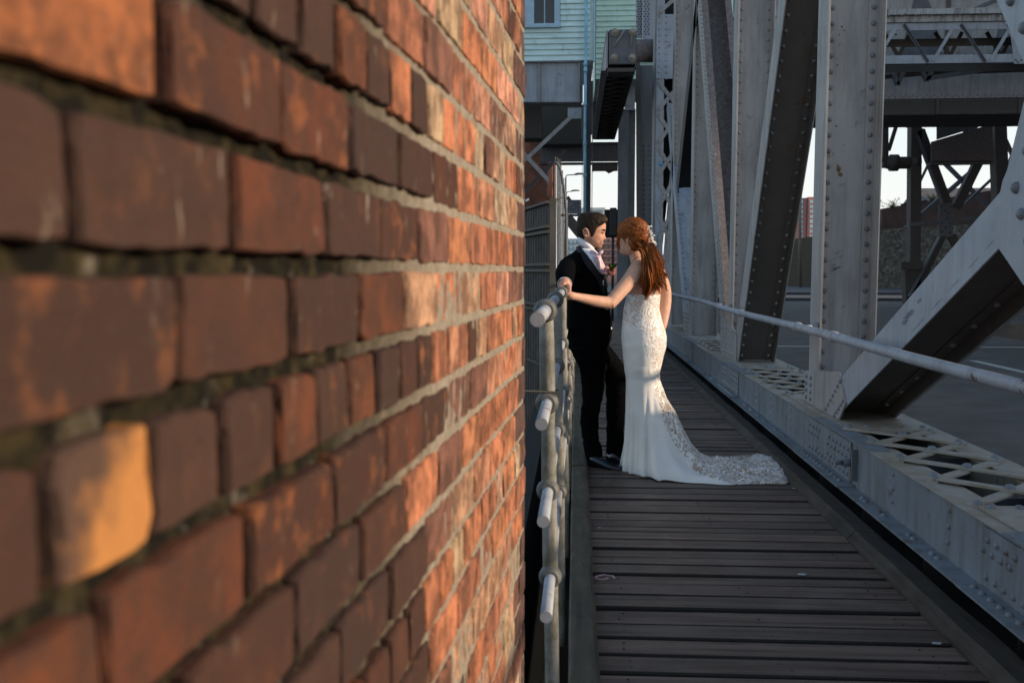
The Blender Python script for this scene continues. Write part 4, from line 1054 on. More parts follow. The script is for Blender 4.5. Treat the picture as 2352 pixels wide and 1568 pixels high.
def lamp(px, py, xh, Y, label):
    t = thing('street_lamp', label, 'street lamp', gp(px, Y, 0), 'street lamps in the distance')
    b = MB(); b.tube([gp(px, Y, 0), at(px, py+6, Y)], [.09, .05], 8); b.build('pole', M['steel_far'], t)
    b = MB(); b.tube([at(px, py+6, Y), at(px+1.5, py+1, Y), at(px+6, py, Y), at(xh-4, py-1, Y)], .035, 6); b.build('arm', M['steel_far'], t)
    b = MB(); c = at(xh, py-1.5, Y); n = 8
    b.loft([[c+Vector((k*.07, .18*math.cos(q)*s_, .10*max(-.15, math.sin(q))*s_)) for q in [2*PI*i/10 for i in range(10)]] for k, s_ in ((-5, .3), (-3, .9), (0, 1), (3, .9), (5, .3))]); b.build('lantern', M['steel_dark'], t)
lamp(1299.5, 402, 1332, 62, 'upper of the two distant street lamps left of the blue drainpipe')
lamp(1301, 440, 1322, 80, 'lower of the two distant street lamps left of the blue drainpipe')
ts = thing('traffic_signal', 'black traffic signal seen from behind between the couple', 'traffic light', gp(1407, 28, 0))
A, B = at(1388, 546, 28), at(1419, 481, 28); b = MB(); b.bbox((A.x, 28, A.z), (B.x, 28.03, B.z), .01); b.build('backing_board', M['black'], ts)
A, B = at(1400, 542, 28), at(1416, 478, 28); b = MB(); b.bbox((A.x, 27.8, A.z), (B.x, 27.99, B.z), .02); b.build('signal_head', M['black'], ts)
b = MB(); b.tube([gp(1408, 28.05, -.1), at(1408, 490, 28.05)], .038, 10); b.build('pole', M['black'], ts)
M['pink'] = plain('pink_terracotta', (.42, .235, .20), .8, 0, .15, .4)
M['pinkwin'] = plain('dull_dark_window', (.11, .08, .08), .4)
pb = thing('terracotta_building', 'pink terracotta building with small arched windows seen between the two faces', 'building', gp(1400, 110, 0))
A, B = at(1340, 545, 110), at(1480, 545, 110); b = MB(); b.box((A.x, 110, 0), (B.x, 125, A.z)); b.build('wall', M['pink'], pb)
for r_ in range(4):
    for k in range(11):
        px, py = 1352+k*11.5, 553+r_*14.5; c = at(px, py, 110)
        b = MB(); b.prism([c+Vector((x*.085, 0, z*.085)) for x, z in ((-1.6, -3), (1.6, -3), (1.6, .6), (1.0, 1.7), (0, 2.2), (-1.0, 1.7), (-1.6, .6))], (0, -.06, 0)); b.build('window', M['pinkwin'], pb)
for r_ in range(4): z = at(1400, 560.5+r_*14.5, 110).z; b = MB(); b.box((A.x, 109.85, z), (B.x, 109.99, z+.12)); b.build('string_course', M['pink'], pb)
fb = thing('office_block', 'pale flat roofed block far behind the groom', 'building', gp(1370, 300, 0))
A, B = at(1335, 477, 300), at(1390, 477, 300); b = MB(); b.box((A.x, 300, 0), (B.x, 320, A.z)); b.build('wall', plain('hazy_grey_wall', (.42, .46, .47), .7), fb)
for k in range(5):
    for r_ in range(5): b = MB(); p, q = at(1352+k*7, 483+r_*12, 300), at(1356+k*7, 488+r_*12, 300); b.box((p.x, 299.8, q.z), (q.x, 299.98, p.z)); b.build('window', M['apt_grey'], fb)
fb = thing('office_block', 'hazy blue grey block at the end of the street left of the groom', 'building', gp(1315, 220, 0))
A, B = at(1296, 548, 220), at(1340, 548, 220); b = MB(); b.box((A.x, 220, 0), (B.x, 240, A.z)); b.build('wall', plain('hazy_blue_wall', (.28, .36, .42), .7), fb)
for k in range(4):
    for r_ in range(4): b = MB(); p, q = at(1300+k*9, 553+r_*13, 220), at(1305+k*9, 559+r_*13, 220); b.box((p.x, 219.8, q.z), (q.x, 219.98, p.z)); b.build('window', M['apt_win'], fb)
def car(px, Y, col, label, rot=0.0):
    p = gp(px, Y, 0); t = thing('parked_car', label, 'car', p, 'cars in the distance'); Mr = Matrix.Translation(p) @ Matrix.Rotation(rot, 4, 'Z')
    prof = [(-.86, .35), (-.9, .7), (-.82, .95), (-.62, 1.42), (.62, 1.42), (.82, .95), (.9, .7), (.86, .35)]
    b = MB(); b.loft([[Mr @ Vector((x*s_, y, .35+(z-.35)*h)) for x, z in prof] for y, s_, h in ((0, .9, .62), (.1, .97, .68), (.35, 1, 1), (2.4, 1, 1), (3.1, .98, .62), (4.1, .92, .55), (4.25, .85, .4))], smooth=False)
    b.build('body', plain('car_paint', col, .3, 0, .05), t)
    b = MB(); b.prism([Mr @ Vector(q) for q in ((-.66, .2, .97), (.66, .2, .97), (.54, .335, 1.34), (-.54, .335, 1.34))], Mr.to_3x3() @ Vector((0, -.02, .005))); b.build('rear_window', M['glass'], t)
    for s_ in (-1, 1):
        for y in (.8, 3.4): c = Mr @ Vector((s_*.8, y, .32)); b = MB(); ax = Mr.to_3x3() @ Vector((.1, 0, 0)); b.tube([c-ax, c+ax], .32, 14); b.build('wheel', M['black'], t)
        b = MB(); b.bbox((s_*.74-.11, -.02, .72), (s_*.74+.11, .06, .92), .01, Mr); b.build('tail_light', M['tail'], t)
M['tail'] = NT('red_lamp_glass').out((.55, .015, .02), .25)
car(1651, 46, (.03, .10, .12), 'teal car showing a red tail light between two riveted posts')
car(1311, 58, (.05, .06, .08), 'dark blue car on the street left of the groom')
car(1329, 95, (.5, .52, .55), 'pale car farther down the street left of the groom')
# ------------------------------------------------------------------ the couple
YG, YBR = 7.20, 6.93
def smoothed(mb, name, mats, parent, vox=.008, it=6, fac=.5, recalc=True):
    """one continuous skin over overlapping shapes"""
    me = mb.mesh('tmp', mats); o = bpy.data.objects.new('tmp', me); COL.objects.link(o)
    m = o.modifiers.new('r', 'REMESH'); m.mode = 'VOXEL'; m.voxel_size = vox
    if it: s_ = o.modifiers.new('s', 'SMOOTH'); s_.iterations = it; s_.factor = fac
    dg_ = bpy.context.evaluated_depsgraph_get(); dg_.update()
    me2 = bpy.data.meshes.new_from_object(o.evaluated_get(dg_)); me2.name = name
    bpy.data.objects.remove(o); bpy.data.meshes.remove(me)
    me2.polygons.foreach_set('use_smooth', [True]*len(me2.polygons))
    me2.materials.clear()
    for q in (mats if isinstance(mats, (list, tuple)) else [mats]): me2.materials.append(q)
    o2 = bpy.data.objects.new(name, me2); return link(o2, parent)
def ball(b, c, r, sq=(1, 1, 1), n=12):
    c = Vector(c); rings = []
    for i in range(1, 9):
        f = PI*i/9; rings.append([c+Vector((r*sq[0]*math.sin(f)*math.cos(q), r*sq[1]*math.sin(f)*math.sin(q), r*sq[2]*math.cos(f))) for q in [2*PI*k/n for k in range(n)]])
    b.loft(rings)
def limb(b, pts, rad, seg=14, sub=4):
    pts = [Vector(p) for p in pts]; P_, R_ = [], []
    n = len(pts)
    for i in range(n-1):
        p0, p1, p2, p3 = pts[max(i-1, 0)], pts[i], pts[i+1], pts[min(i+2, n-1)]
        for k in range(sub):
            t = k/sub
            P_.append(.5*((2*p1)+(p2-p0)*t+(2*p0-5*p1+4*p2-p3)*t*t+(3*p1-p0-3*p2+p3)*t**3)); R_.append(rad[i]+(rad[i+1]-rad[i])*t)
    P_.append(pts[-1]); R_.append(rad[-1])
    b.tube(P_, R_, seg); ball(b, P_[0], R_[0]*.98, n=seg); ball(b, P_[-1], R_[-1]*.98, n=seg)
def spline(tab, x):
    for a, c in zip(tab, tab[1:]):
        if x <= c[0]:
            t = min(1, max(0, (x-a[0])/(c[0]-a[0]))); return [u+(v-u)*t for u, v in zip(a[1:], c[1:])]
    return list(tab[-1][1:])
def ering(py, xl, xr, ry, dy, Y, n=40, p=1.0):
    c = at((xl+xr)/2, py, Y+dy); rx = (xr-xl)/2*(Y+dy)/F
    def sp(v): return math.copysign(abs(v)**p, v)
    return [c+Vector((rx*sp(math.cos(q)), ry*sp(math.sin(q)), 0)) for q in [2*PI*k/n for k in range(n)]]

def skin(name, col, beard=False):
    t = NT(name)
    c = t.mix(t.mask(t.noise(30, 5), .35, .7), (col[0]*.92, col[1]*.80, col[2]*.78), col)
    c = t.mix(t.math('MULTIPLY', t.mask(t.noise(160, 3), .58, .7), .3), c, tuple(x*.6 for x in col)); t.bump(t.noise(260, 4), .12, .002)
    if beard: c = t.mix(t.attr('beard'), c, (.085, .05, .035))
    t.p.inputs['Subsurface Weight'].default_value = .06
    t.p.inputs['Subsurface Radius'].default_value = (.012, .004, .002)
    return t.out(c, .58, 0, .3)
M['skin_g'] = skin('ruddy_skin', (.56, .31, .215), True)
M['skin_b'] = skin('fair_skin', (.60, .36, .25))
M['suit'] = plain('black_wool', (.003, .003, .0035), .95, 0, .2, 30, .25, 300, .03)
M['satin_black'] = NT('black_satin_lapel').out((.008, .008, .009), .6, 0, .25)
M['shirt'] = plain('white_cotton', (.72, .70, .74), .8, 0, .05, 30)
M['cravat'] = plain('pale_pink_satin', (.62, .43, .50), .4, 0, .2, 40)
M['shoe'] = NT('polished_black_leather').out((.01, .01, .012), .22)
def hairmat(name, a, b, c):
    t = NT(name)
    col = t.mix(t.attr('strand'), a, b)
    col = t.mix(t.math('MULTIPLY', t.mask(t.noise(55, 5, .6), .5, .75), .6), col, c)
    t.bump(t.noise(200, 4), .2, .003)
    t.p.inputs['Anisotropic'].default_value = .5
    return t.out(col, .62, 0, .18)
M['hair_g'] = hairmat('dark_brown_hair', (.012, .007, .005), (.042, .024, .014), (.085, .05, .025))
M['hair_b'] = hairmat('auburn_hair', (.085, .022, .006), (.39, .115, .022), (.52, .18, .05))

HEADL = [ # z from eye line (m), front, nose, back, half width     (front/back measured from the ear line)
 (.142, .012, 0, -.012, .012), (.136, .050, 0, -.045, .042), (.122, .088, 0, -.066, .060), (.098, .112, 0, -.080, .072), (.068, .120, 0, -.085, .077),
 (.040, .121, 0, -.086, .078), (.020, .1215, 0, -.085, .077), (.010, .117, .001, -.083, .076), (.000, .1115, .004, -.081, .075), (-.012, .109, .010, -.078, .073),
 (-.024, .108, .017, -.073, .071), (-.034, .107, .0245, -.066, .068), (-.040, .107, .0245, -.061, .066), (-.046, .106, .013, -.056, .064), (-.051, .105, .003, -.052, .062),
 (-.060, .1065, .0035, -.046, .059), (-.067, .1045, .001, -.042, .057), (-.074, .1055, .0025, -.038, .055), (-.083, .101, 0, -.032, .051), (-.094, .1005, .002, -.024, .045),
 (-.104, .098, .002, -.012, .038), (-.112, .088, 0, .004, .028), (-.117, .066, 0, .022, .014)]
def head_fn(ctr, yaw, tilt=0.0, sc=1.0):
    fr_ = Vector((math.cos(yaw), math.sin(yaw), 0)); la = Vector((-math.sin(yaw), math.cos(yaw), 0)); zz = Vector((0, 0, 1))
    q = Quaternion(la, tilt); fr_ = q @ fr_; zz = q @ zz
    def fn(lv, phi, off=0.0):
        z, f, nz, bk, hw = lv
        c_, s_ = math.cos(phi), math.sin(phi)
        u = (f if c_ > 0 else -bk)*math.copysign(abs(c_)**(.82 if c_ > 0 else 1), c_)
        ph = (phi+PI) % (2*PI)-PI
        u += nz*math.exp(-(ph/.15)**2)
        if abs(z) < .016: u -= .007*math.exp(-((abs(ph)-.42)/.16)**2)          # eye hollows
        if -.05 < z < -.02: u += .003*math.exp(-((abs(ph)-.65)/.25)**2)          # cheeks
        v = hw*math.copysign(abs(s_)**.92, s_)
        d = Vector((c_, s_, 0))*off
        return ctr + (fr_*(u+d.x) + la*(v+d.y) + zz*(z))*sc
    return fn, fr_, la, zz
def head_mesh(b, fn, n=64):
    b.loft([[fn(lv, 2*PI*k/n) for k in range(n)] for lv in HEADL[::-1]])
def lerp_lv(z):
    for a, c in zip(HEADL, HEADL[1:]):
        if a[0] >= z >= c[0]:
            t = (a[0]-z)/(a[0]-c[0]); return tuple(u+(v-u)*t for u, v in zip(a, c))
    return HEADL[0] if z > 0 else HEADL[-1]
def finger(b, pts, r0=.0088, r1=.0065):
    n = len(pts); limb(b, pts, [r0+(r1-r0)*i/(n-1) for i in range(n)], 10, 3)

# ---------- groom
gr = thing('person', 'man in black suit with pale pink cravat leaning back on the pipe railing', 'person', atz(1385, 1075, 0))
hc = at(1352.5, 534.5, YG); HF, hfr, hla, hz = head_fn(hc, math.radians(-7), math.radians(3), .985)
b = MB(); head_mesh(b, HF)
def G(px, py, dy=0): return at(px, py, YG+dy)
limb(b, [G(1348, 548, .02), G(1348, 568, .02), G(1346, 592, .02)], [.056, .058, .066])
for py in (0,):
    b.loft([ering(y, xl+8, xr-8, ry-.03, 0, YG) for y, xl, xr, ry in ((596, 1312, 1380, .17), (640, 1306, 1388, .17), (700, 1308, 1394, .15), (760, 1312, 1392, .14), (800, 1316, 1380, .13))])
limb(b, [G(1322, 604, -.14), G(1304, 624, -.33), G(1298, 648, -.52)], [.045, .04, .032])
limb(b, [G(1340, 604, .18), G(1362, 660, .22), G(1378, 722, .16)], [.045, .04, .03])
limb(b, [G(1352, 790, -.06), G(1362, 890, -.05), G(1360, 960, -.03), G(1364, 1050, 0)], [.06, .045, .032, .03])
limb(b, [G(1372, 800, .08), G(1414, 872, .07), G(1414, 960, .1), G(1412, 1048, .13)], [.05, .045, .032, .03])
# ear
def ear(b, fn, side, r=.031):
    c = fn(lerp_lv(-.006), side*PI*.53); la_ = (fn(lerp_lv(0), side*PI/2)-fn(lerp_lv(0), -side*PI/2)).normalized()
    fr_ = (fn(lerp_lv(.05), 0)-fn(lerp_lv(.05), PI)).normalized()
    pts = [c+la_*(.010-.006*math.cos(q))+Vector((0, 0, 1))*r*math.sin(q)*(1 if math.sin(q) > 0 else .95)+fr_*(-.020*math.cos(q)*.9-.004-.006*math.sin(q)) for q in [2*PI*k/20 for k in range(21)]]
    b.tube(pts, .0058, 8); ball(b, c+la_*.001, .012, (1.0, .35, 1.4))
ear(b, HF, -1); ear(b, HF, 1)
# right hand gripping the rail: palm over the tube, four fingers round its far side, thumb on the near side
RY = 6.42; RZ = 1.276; RXX = rx(0, RY)
wrist = at(1303, 655, 6.44)
k0 = Vector((RXX-.012, RY, RZ+.045))
limb(b, [wrist, (wrist+k0)/2+Vector((.004, 0, .012)), k0+Vector((.006, 0, 0))], [.029, .034, .026], 14)
ball(b, (wrist+k0)/2+Vector((.0, 0, .004)), .04, (1.0, 1.05, .62))
for i in range(4):
    y = RY-.036+.0235*i; ln = (.9, 1.0, .97, .8)[i]
    base = Vector((RXX+.002, y, RZ+.042))
    pts = [base] + [Vector((RXX+.034*math.cos(q), y-.004*k, RZ+.034*math.sin(q))) for k, q in enumerate([PI*(.58+.27*ln*j) for j in range(4)])]
    finger(b, pts, .0102, .008)
finger(b, [wrist+Vector((.0, -.02, -.012)), Vector((RXX+.034, RY-.052, RZ+.030)), Vector((RXX+.040, RY-.066, RZ-.002)), Vector((RXX+.022, RY-.076, RZ-.026))], .0125, .009)
body = smoothed(b, 'body', M['skin_g'], gr, .0052, 3, .5)
at_ = body.data.attributes.new('beard', 'FLOAT', 'POINT'); vals = []
for v in body.data.vertices:
    r_ = v.co-hc; u, z = r_.dot(hfr), r_.dot(hz)
    m_ = 0.0
    if -.125 < z < -.038 and abs(r_.dot(hla)) < .09 and u > -.01:
        edge = -.045-.028*max(0, min(1, (u-.03)/.05)) if u < .085 else -.048
        m_ = min(1, max(0, (edge-z)/.012+.5))*.66*min(1, max(0, (u+.012)/.03))
        if u > .098 and -.078 < z < -.060: m_ = .12
    vals.append(m_*(.75+.5*noise.noise(v.co*140)))
at_.data.foreach_set('value', vals)
M['lip'] = skin('lip_skin', (.42, .17, .14))
def on_head(fn, z, phi, off=0.0): return fn(lerp_lv(z), phi, off)
b = MB(); b.tube([on_head(HF, -.0665, p_, .0015) for p_ in [-.42+.07*i for i in range(13)]], [.001]+[.0032]*11+[.001], 8); b.build('mouth', M['lip'], gr)
b = MB(); b.tube([on_head(HF, -.0685, p_, .0035) for p_ in [-.33+.06*i for i in range(6)]], .0016, 6); b.build('teeth', M['shirt'], gr)
M['eye_white'] = NT('eye_white').out((.30, .26, .23), .3)
for s_ in (-1, 1):
    b = MB(); b.tube([on_head(HF, .021+.004*math.sin((p_-.15)*5), s_*p_, .0025) for p_ in [.16+.07*i for i in range(9)]], [.002, .0045, .0055, .0055, .005, .0045, .004, .003, .0015], 8); b.build('eyebrow', M['hair_g'], gr)
    b = MB(); ball(b, on_head(HF, .002, s_*.40, -.0045), .0095, (1, 1, .55)); b.build('eye', M['eye_white'], gr)
    b = MB(); ball(b, on_head(HF, .0015, s_*.36, .0018), .0058, (1, 1, 1)); b.build('iris', M['black'], gr)
    b = MB(); b.tube([on_head(HF, .009-.006*abs(p_-.42)*3, s_*p_, .0022) for p_ in [.27+.05*i for i in range(8)]], .0026, 6); b.build('eyelid', M['lip'], gr)
# hair: a thick combed shell, quiff brushed back and to the side
def hair_line(phi):
    a_ = abs((phi+PI) % (2*PI)-PI)
    tab = [(0, .072), (.35, .074), (.7, .058), (.95, .045), (1.12, .03), (1.22, -.022), (1.42, -.03), (1.5, .012), (1.72, .02), (1.85, -.03), (2.2, -.058), (3.2, -.068)]
    return spline([(q[0], q[1]) for q in tab], a_)[0]
b = MB(); nph = 120; nz_ = 26; outer, inner = [], []
for k in range(nph):
    phi = 2*PI*k/nph; hl = hair_line(phi)+.004*noise.noise(Vector((phi*9, 1, 0)))
    co, ci = [], []
    for j in range(nz_+1):
        t = j/nz_; z = hl+(.1425-hl)*t
        a_ = abs((phi+PI) % (2*PI)-PI)
        up_ = max(0, min(1, (z-.03)/.08))
        thick = .002+.004*min(1, t*6)+.004*up_ + .007*up_*max(0, 1-a_/.9)
        thick += .0028*noise.noise(Vector((phi*14+z*20, z*14, 3)))+.0016*noise.noise(Vector((phi*40, z*22, 7)))
        thick *= min(1, t*5+.25)
        p = HF(lerp_lv(z), phi, thick) + hz*thick*up_*.5*(1 if t > .2 else t*5)
        co.append(p); ci.append(HF(lerp_lv(z), phi, -.006))
    outer.append(co); inner.append(ci)
vs = [p for c_ in outer for p in c_]+[p for c_ in inner for p in c_]; N1 = nz_+1; NO = nph*N1
fs = []
for k in range(nph):
    k2 = (k+1) % nph
    for j in range(nz_): fs += [(k*N1+j, k2*N1+j, k2*N1+j+1, k*N1+j+1)]
    fs.append((NO+k*N1, NO+k2*N1, k2*N1, k*N1))
fs.append(tuple(k*N1+nz_ for k in range(nph)))
b.add(vs, fs, True)
# loose locks combed across the top
hr_ = random.Random(3)
sid = [0.35]*len(b.v)
for i in range(260):
    p0 = hr_.uniform(-1.35, 1.35); z0 = max(hair_line(p0)+.006, hr_.uniform(.055, .12)); pts = []
    dz = hr_.uniform(.03, .06); dp = (1 if hr_.random() < .7 else -1)*hr_.uniform(.1, .35)
    for j in range(6):
        t = j/5; z = min(.139, z0+dz*t); ph = p0+dp*t*(1+z*6); up_ = max(0, min(1, (z-.03)/.08)); aa = abs(ph)
        th = .0055+.005*up_+.008*up_*max(0, 1-aa/.9)
        pts.append(HF(lerp_lv(z), ph, th)+hz*th*up_*.5)
    n0 = len(b.v); b.tube(pts, [.0016, .0024, .0026, .0024, .002, .0008], 5); sid += [hr_.random()]*(len(b.v)-n0)
ho = b.build('hair', M['hair_g'], gr, False); a_ = ho.data.attributes.new('strand', 'FLOAT', 'POINT'); a_.data.foreach_set('value', sid)

JT = [(569, 1329, 1362, .060), (574, 1322, 1372, .105), (581, 1314, 1379, .15), (592, 1305, 1385, .195), (612, 1301, 1388, .215), (640, 1301.5, 1391, .212), (680, 1303, 1396.5, .20), (720, 1302.5, 1403, .195), (752, 1302, 1406.5, .20), (780, 1303, 1403, .205), (803, 1306, 1394, .20)]
b = MB(); b.loft([ering(y, xl, xr, ry, 0, YG, 44) for y, xl, xr, ry in [(q[0], *q[1:]) for q in JT]])
limb(b, [G(1324, 603, -.13), G(1309, 612, -.24), G(1299, 626, -.38), G(1297, 649, -.54)], [.078, .075, .069, .056], 18)
limb(b, [G(1338, 604, .16), G(1364, 660, .24), G(1388, 742, .16)], [.075, .066, .056], 16)
jo = smoothed(b, 'jacket', M['suit'], gr, .009, 5, .5)
# cloth wrinkles on jacket
for v in jo.data.vertices:
    p = v.co; n_ = v.normal; v.co = p+n_*(.0035*noise.noise(Vector((p.x*9, p.y*9, p.z*22)))+.002*noise.noise(p*34))
def surf(px, py, off, TAB=JT, Y=YG):
    xl, xr, ry = spline(TAB, py); c = (xl+xr)/2; hw = (xr-xl)/2
    u = max(-.999, min(.999, (px-c)/hw)); s_ = math.sqrt(1-u*u)
    base = at(px, py, Y-ry*s_)
    nn = Vector((u/(hw*Y/F), -s_/ry, 0)).normalized()
    return base+nn*off
def patch(name, left, right, mat, parent, off, n=14, m=8, thick=.004, fold=0.0):
    """cloth patch lying on the jacket between two edge lines (pixel lists of equal length)"""
    def along(L, t):
        f = t*(len(L)-1); i = min(int(f), len(L)-2); f -= i; return L[i][0]+(L[i+1][0]-L[i][0])*f, L[i][1]+(L[i+1][1]-L[i][1])*f
    b = MB(); vs = []; vb = []
    for i in range(n+1):
        l_, r_ = along(left, i/n), along(right, i/n)
        for j in range(m+1):
            t = j/m; px, py = l_[0]+(r_[0]-l_[0])*t, l_[1]+(r_[1]-l_[1])*t
            o_ = off+fold*math.sin(t*PI*3+i*.4)
            vs.append(surf(px, py, o_)); vb.append(surf(px, py, o_-thick-.006))
    q = len(vs)
    fs = [(i*(m+1)+j, i*(m+1)+j+1, (i+1)*(m+1)+j+1, (i+1)*(m+1)+j) for i in range(n) for j in range(m)]
    fs += [tuple(q+k for k in f)[::-1] for f in fs]
    rim = [i*(m+1) for i in range(n+1)]+[n*(m+1)+j for j in range(1, m+1)]+[i*(m+1)+m for i in range(n-1, -1, -1)]+[j for j in range(m-1, 0, -1)]
    fs += [(rim[i], rim[(i+1) % len(rim)], q+rim[(i+1) % len(rim)], q+rim[i]) for i in range(len(rim))]
    b.add(vs+vb, fs, True); return b.build(name, mat, parent)
patch('shirt', [(1337, 570), (1346, 582), (1357, 598), (1376, 626)], [(1360, 570), (1372, 582), (1379, 598), (1384, 626)], M['shirt'], gr, .010)
# collar wings stand up round the neck
b = MB(); rings = []
for s_, off in ((0, .0), (1, .006)):
    pass
cl = []
for i in range(25):
    q = PI*2*i/24; c = G(1349, 569, .01)
    d = Vector((math.cos(q), math.sin(q), 0)); fz = -.040*math.cos(q)
    cl.append((c+Vector((d.x*.070, d.y*.068, -.012+fz)), c+Vector((d.x*.067, d.y*.064, .042+fz*.9)), c+Vector((d.x*.061, d.y*.058, .042+fz*.9)), c+Vector((d.x*.062, d.y*.06, -.012+fz))))
b.loft([list(q) for q in cl], cap=False); b.build('collar', M['shirt'], gr)
patch('cravat', [(1360, 588), (1363, 598), (1369, 610), (1378, 630)], [(1374, 586), (1379, 598), (1382, 610), (1386, 630)], M['cravat'], gr, .022, fold=.004)
b = MB(); kc = surf(1368, 586, .018); ball(b, kc, .014, (1, .8, 1.1)); limb(b, [kc, kc+Vector((-.022, -.004, .014)), kc+Vector((-.044, -.002, .026))], [.008, .014, .012], 10); limb(b, [kc, kc+Vector((.016, .0, .012)), kc+Vector((.030, .006, .024))], [.008, .014, .012], 10); smoothed(b, 'cravat_knot', M['cravat'], gr, .004, 2)
patch('waistcoat', [(1377, 622), (1380, 640), (1384, 660)], [(1388.5, 622), (1391, 640), (1393, 660)], M['satin_black'], gr, .012)
patch('lapel', [(1326, 568), (1334, 588), (1348, 614), (1368, 640), (1382, 676)], [(1334, 564), (1345, 582), (1357, 600), (1376, 630), (1388, 674)], M['satin_black'], gr, .014)
b = MB(); c = at(1297, 651.5, YG-.555); d = (at(1298, 656, YG-.60)-c).normalized(); b.tube([c-d*.02, c+d*.012], .049, 20); b.build('cuff', M['shirt'], gr)
b = MB(); c = G(1394, 752, .02); b.tube([G(1386, 751, -.10), G(1404, 754, -.06)], .010, 10); b.build('cuff', M['shirt'], gr)
b = MB(); a0 = surf(1381, 650, .016); b.tube([a0+Vector((0, 0, .02)), a0-Vector((0, 0, .016))], .004, 6); b.build('handkerchief', M['shirt'], gr)
# trousers
L1 = [(795, 1308, 1384, .17), (820, 1318, 1392, .15), (845, 1331, 1391, .11), (891, 1336, 1388.5, .095), (918, 1337, 1384, .09), (941, 1334.5, 1378, .085), (965, 1334, 1376, .08), (989, 1335, 1374, .08), (1013, 1338, 1377, .08), (1030, 1341, 1383, .085), (1046, 1345, 1385, .085), (1058, 1349, 1386, .08)]
L2 = [(795, 1316, 1402, .16), (820, 1345, 1421, .14), (845, 1378, 1437, .11), (873, 1390, 1445, .10), (900, 1391.5, 1443, .095), (918, 1392, 1441, .09), (953, 1392.5, 1436, .085), (989, 1393, 1433, .08), (1013, 1393, 1433.5, .08), (1030, 1392, 1434, .082), (1049, 1391, 1434, .082)]
b = MB(); b.loft([ering(y, xl, xr, ry, -.05+.05*(y-795)/260, YG, 28) for y, xl, xr, ry in L1]); b.loft([ering(y, xl, xr, ry, .06+.06*(y-795)/260, YG, 28) for y, xl, xr, ry in L2]); b.loft([ering(y, xl, xr, ry, 0, YG, 28) for y, xl, xr, ry in ((770, 1308, 1402, .17), (800, 1309, 1398, .18), (830, 1322, 1408, .15))])
to = smoothed(b, 'trousers', M['suit'], gr, .009, 4, .5)
for v in to.data.vertices:
    p = v.co; k_ = 1 if p.z > .5 else 1.8; v.co = p+v.normal*k_*(.004*noise.noise(Vector((p.x*10, p.y*10, p.z*26)))+.002*noise.noise(p*36))
def shoe(heel, toe):
    b = MB(); h, t_ = Vector(heel), Vector(toe); d = t_-h; L = d.length; d.normalize(); s_ = Vector((-d.y, d.x, 0)); rings = []
    for f, wd, ht in ((0, .022, .05), (.05, .031, .07), (.25, .034, .078), (.42, .036, .066), (.6, .044, .05), (.8, .043, .038), (.93, .031, .030), (1, .012, .02)):
        c = h+d*L*f; rings.append([c+s_*wd*math.cos(q)+Vector((0, 0, ht*(max(math.sin(q), -.12)*.86+.12))) for q in [2*PI*k/18 for k in range(18)]])
    b.loft(rings)
    b.loft([[c_ + s_*w_*math.cos(q)+Vector((0, 0, .007+.006*math.sin(q))) for q in [2*PI*k/12 for k in range(12)]] for c_, w_ in ((h-d*.004, .027), (h+d*L*.3, .034), (h+d*L*.65, .047), (h+d*L*.9, .038), (h+d*(L+.006), .014))], smooth=False)
    return b.build('shoe', M['shoe'], gr)
g1 = atz(1354, 1069, 0); g2 = atz(1432, 1080, 0); shoe(g1, g2)
g1 = atz(1396, 1058, 0); g2 = atz(1441, 1070, 0); shoe(g1, g1+(g2-g1).normalized()*.29)
# buttonhole rose
M['rose'] = plain('pink_rose_petal', (.62, .25, .22), .6, 0, .25, 60)
M['leaf'] = plain('green_leaf', (.10, .19, .03), .55, 0, .3, 30)
bt = MB(); rc = surf(1384, 623, .055); pr_ = random.Random(5)
fn_ = Vector((.35, -.9, .25)).normalized(); a_ = fn_.orthogonal().normalized(); c_ = fn_.cross(a_)
boq = bpy.data.objects.new('buttonhole', None); boq.location = rc; COL.objects.link(boq); boq.parent = gr; boq.matrix_parent_inverse = W(gr).inverted()
for ring, (nn_, r_, tl) in enumerate(((3, .009, .95), (5, .017, .7), (6, .024, .45), (7, .030, .2))):
    for k in range(nn_):
        q = 2*PI*(k+ring*.37)/nn_; d = a_*math.cos(q)+c_*math.sin(q); s_ = fn_.cross(d); vs = []
        for i in range(4):
            for j in range(5):
                u, v_ = i/3, (j-2)/2
                vs.append(rc+d*(r_*(.5+.6*u*(1-tl)+.25*u)*(1-.2*v_*v_))+s_*v_*r_*.75*(.55+.6*u-.25*u*u)+fn_*(.022*u*tl+.004+.012*(1-ring/4)))
        bt.add(vs, [(i*5+j, i*5+j+1, (i+1)*5+j+1, (i+1)*5+j) for i in range(3) for j in range(4)], True)
bt.build('rose', M['rose'], boq, False)
for (tx, ty, w_) in ((1418, 603, .010), (1408, 611, .016), (1411, 607, .012), (1399, 604, .012), (1403, 615, .018), (1391, 637, .010), (1396, 633, .012), (1400, 622, .014)):
    e_ = at(tx, ty, YG-.24+pr_.uniform(-.03, .03)); rb_ = rc+Vector((.01, .03, 0)); d = e_-rb_; s_ = d.cross(Vector((0, 1, .3))).normalized(); bl = MB()
    bl.add([rb_, rb_+d*.35+s_*w_*.6, rb_+d*.7+s_*w_, e_, rb_+d*.7-s_*w_, rb_+d*.35-s_*w_*.6, rb_+d*.35+Vector((0, -.006, 0)), rb_+d*.7+Vector((0, -.008, 0))], [(0, 1, 6), (1, 2, 7, 6), (2, 3, 7), (0, 6, 5), (6, 7, 4, 5), (7, 3, 4)], True); bl.build('leaf', M['leaf'], boq, False)

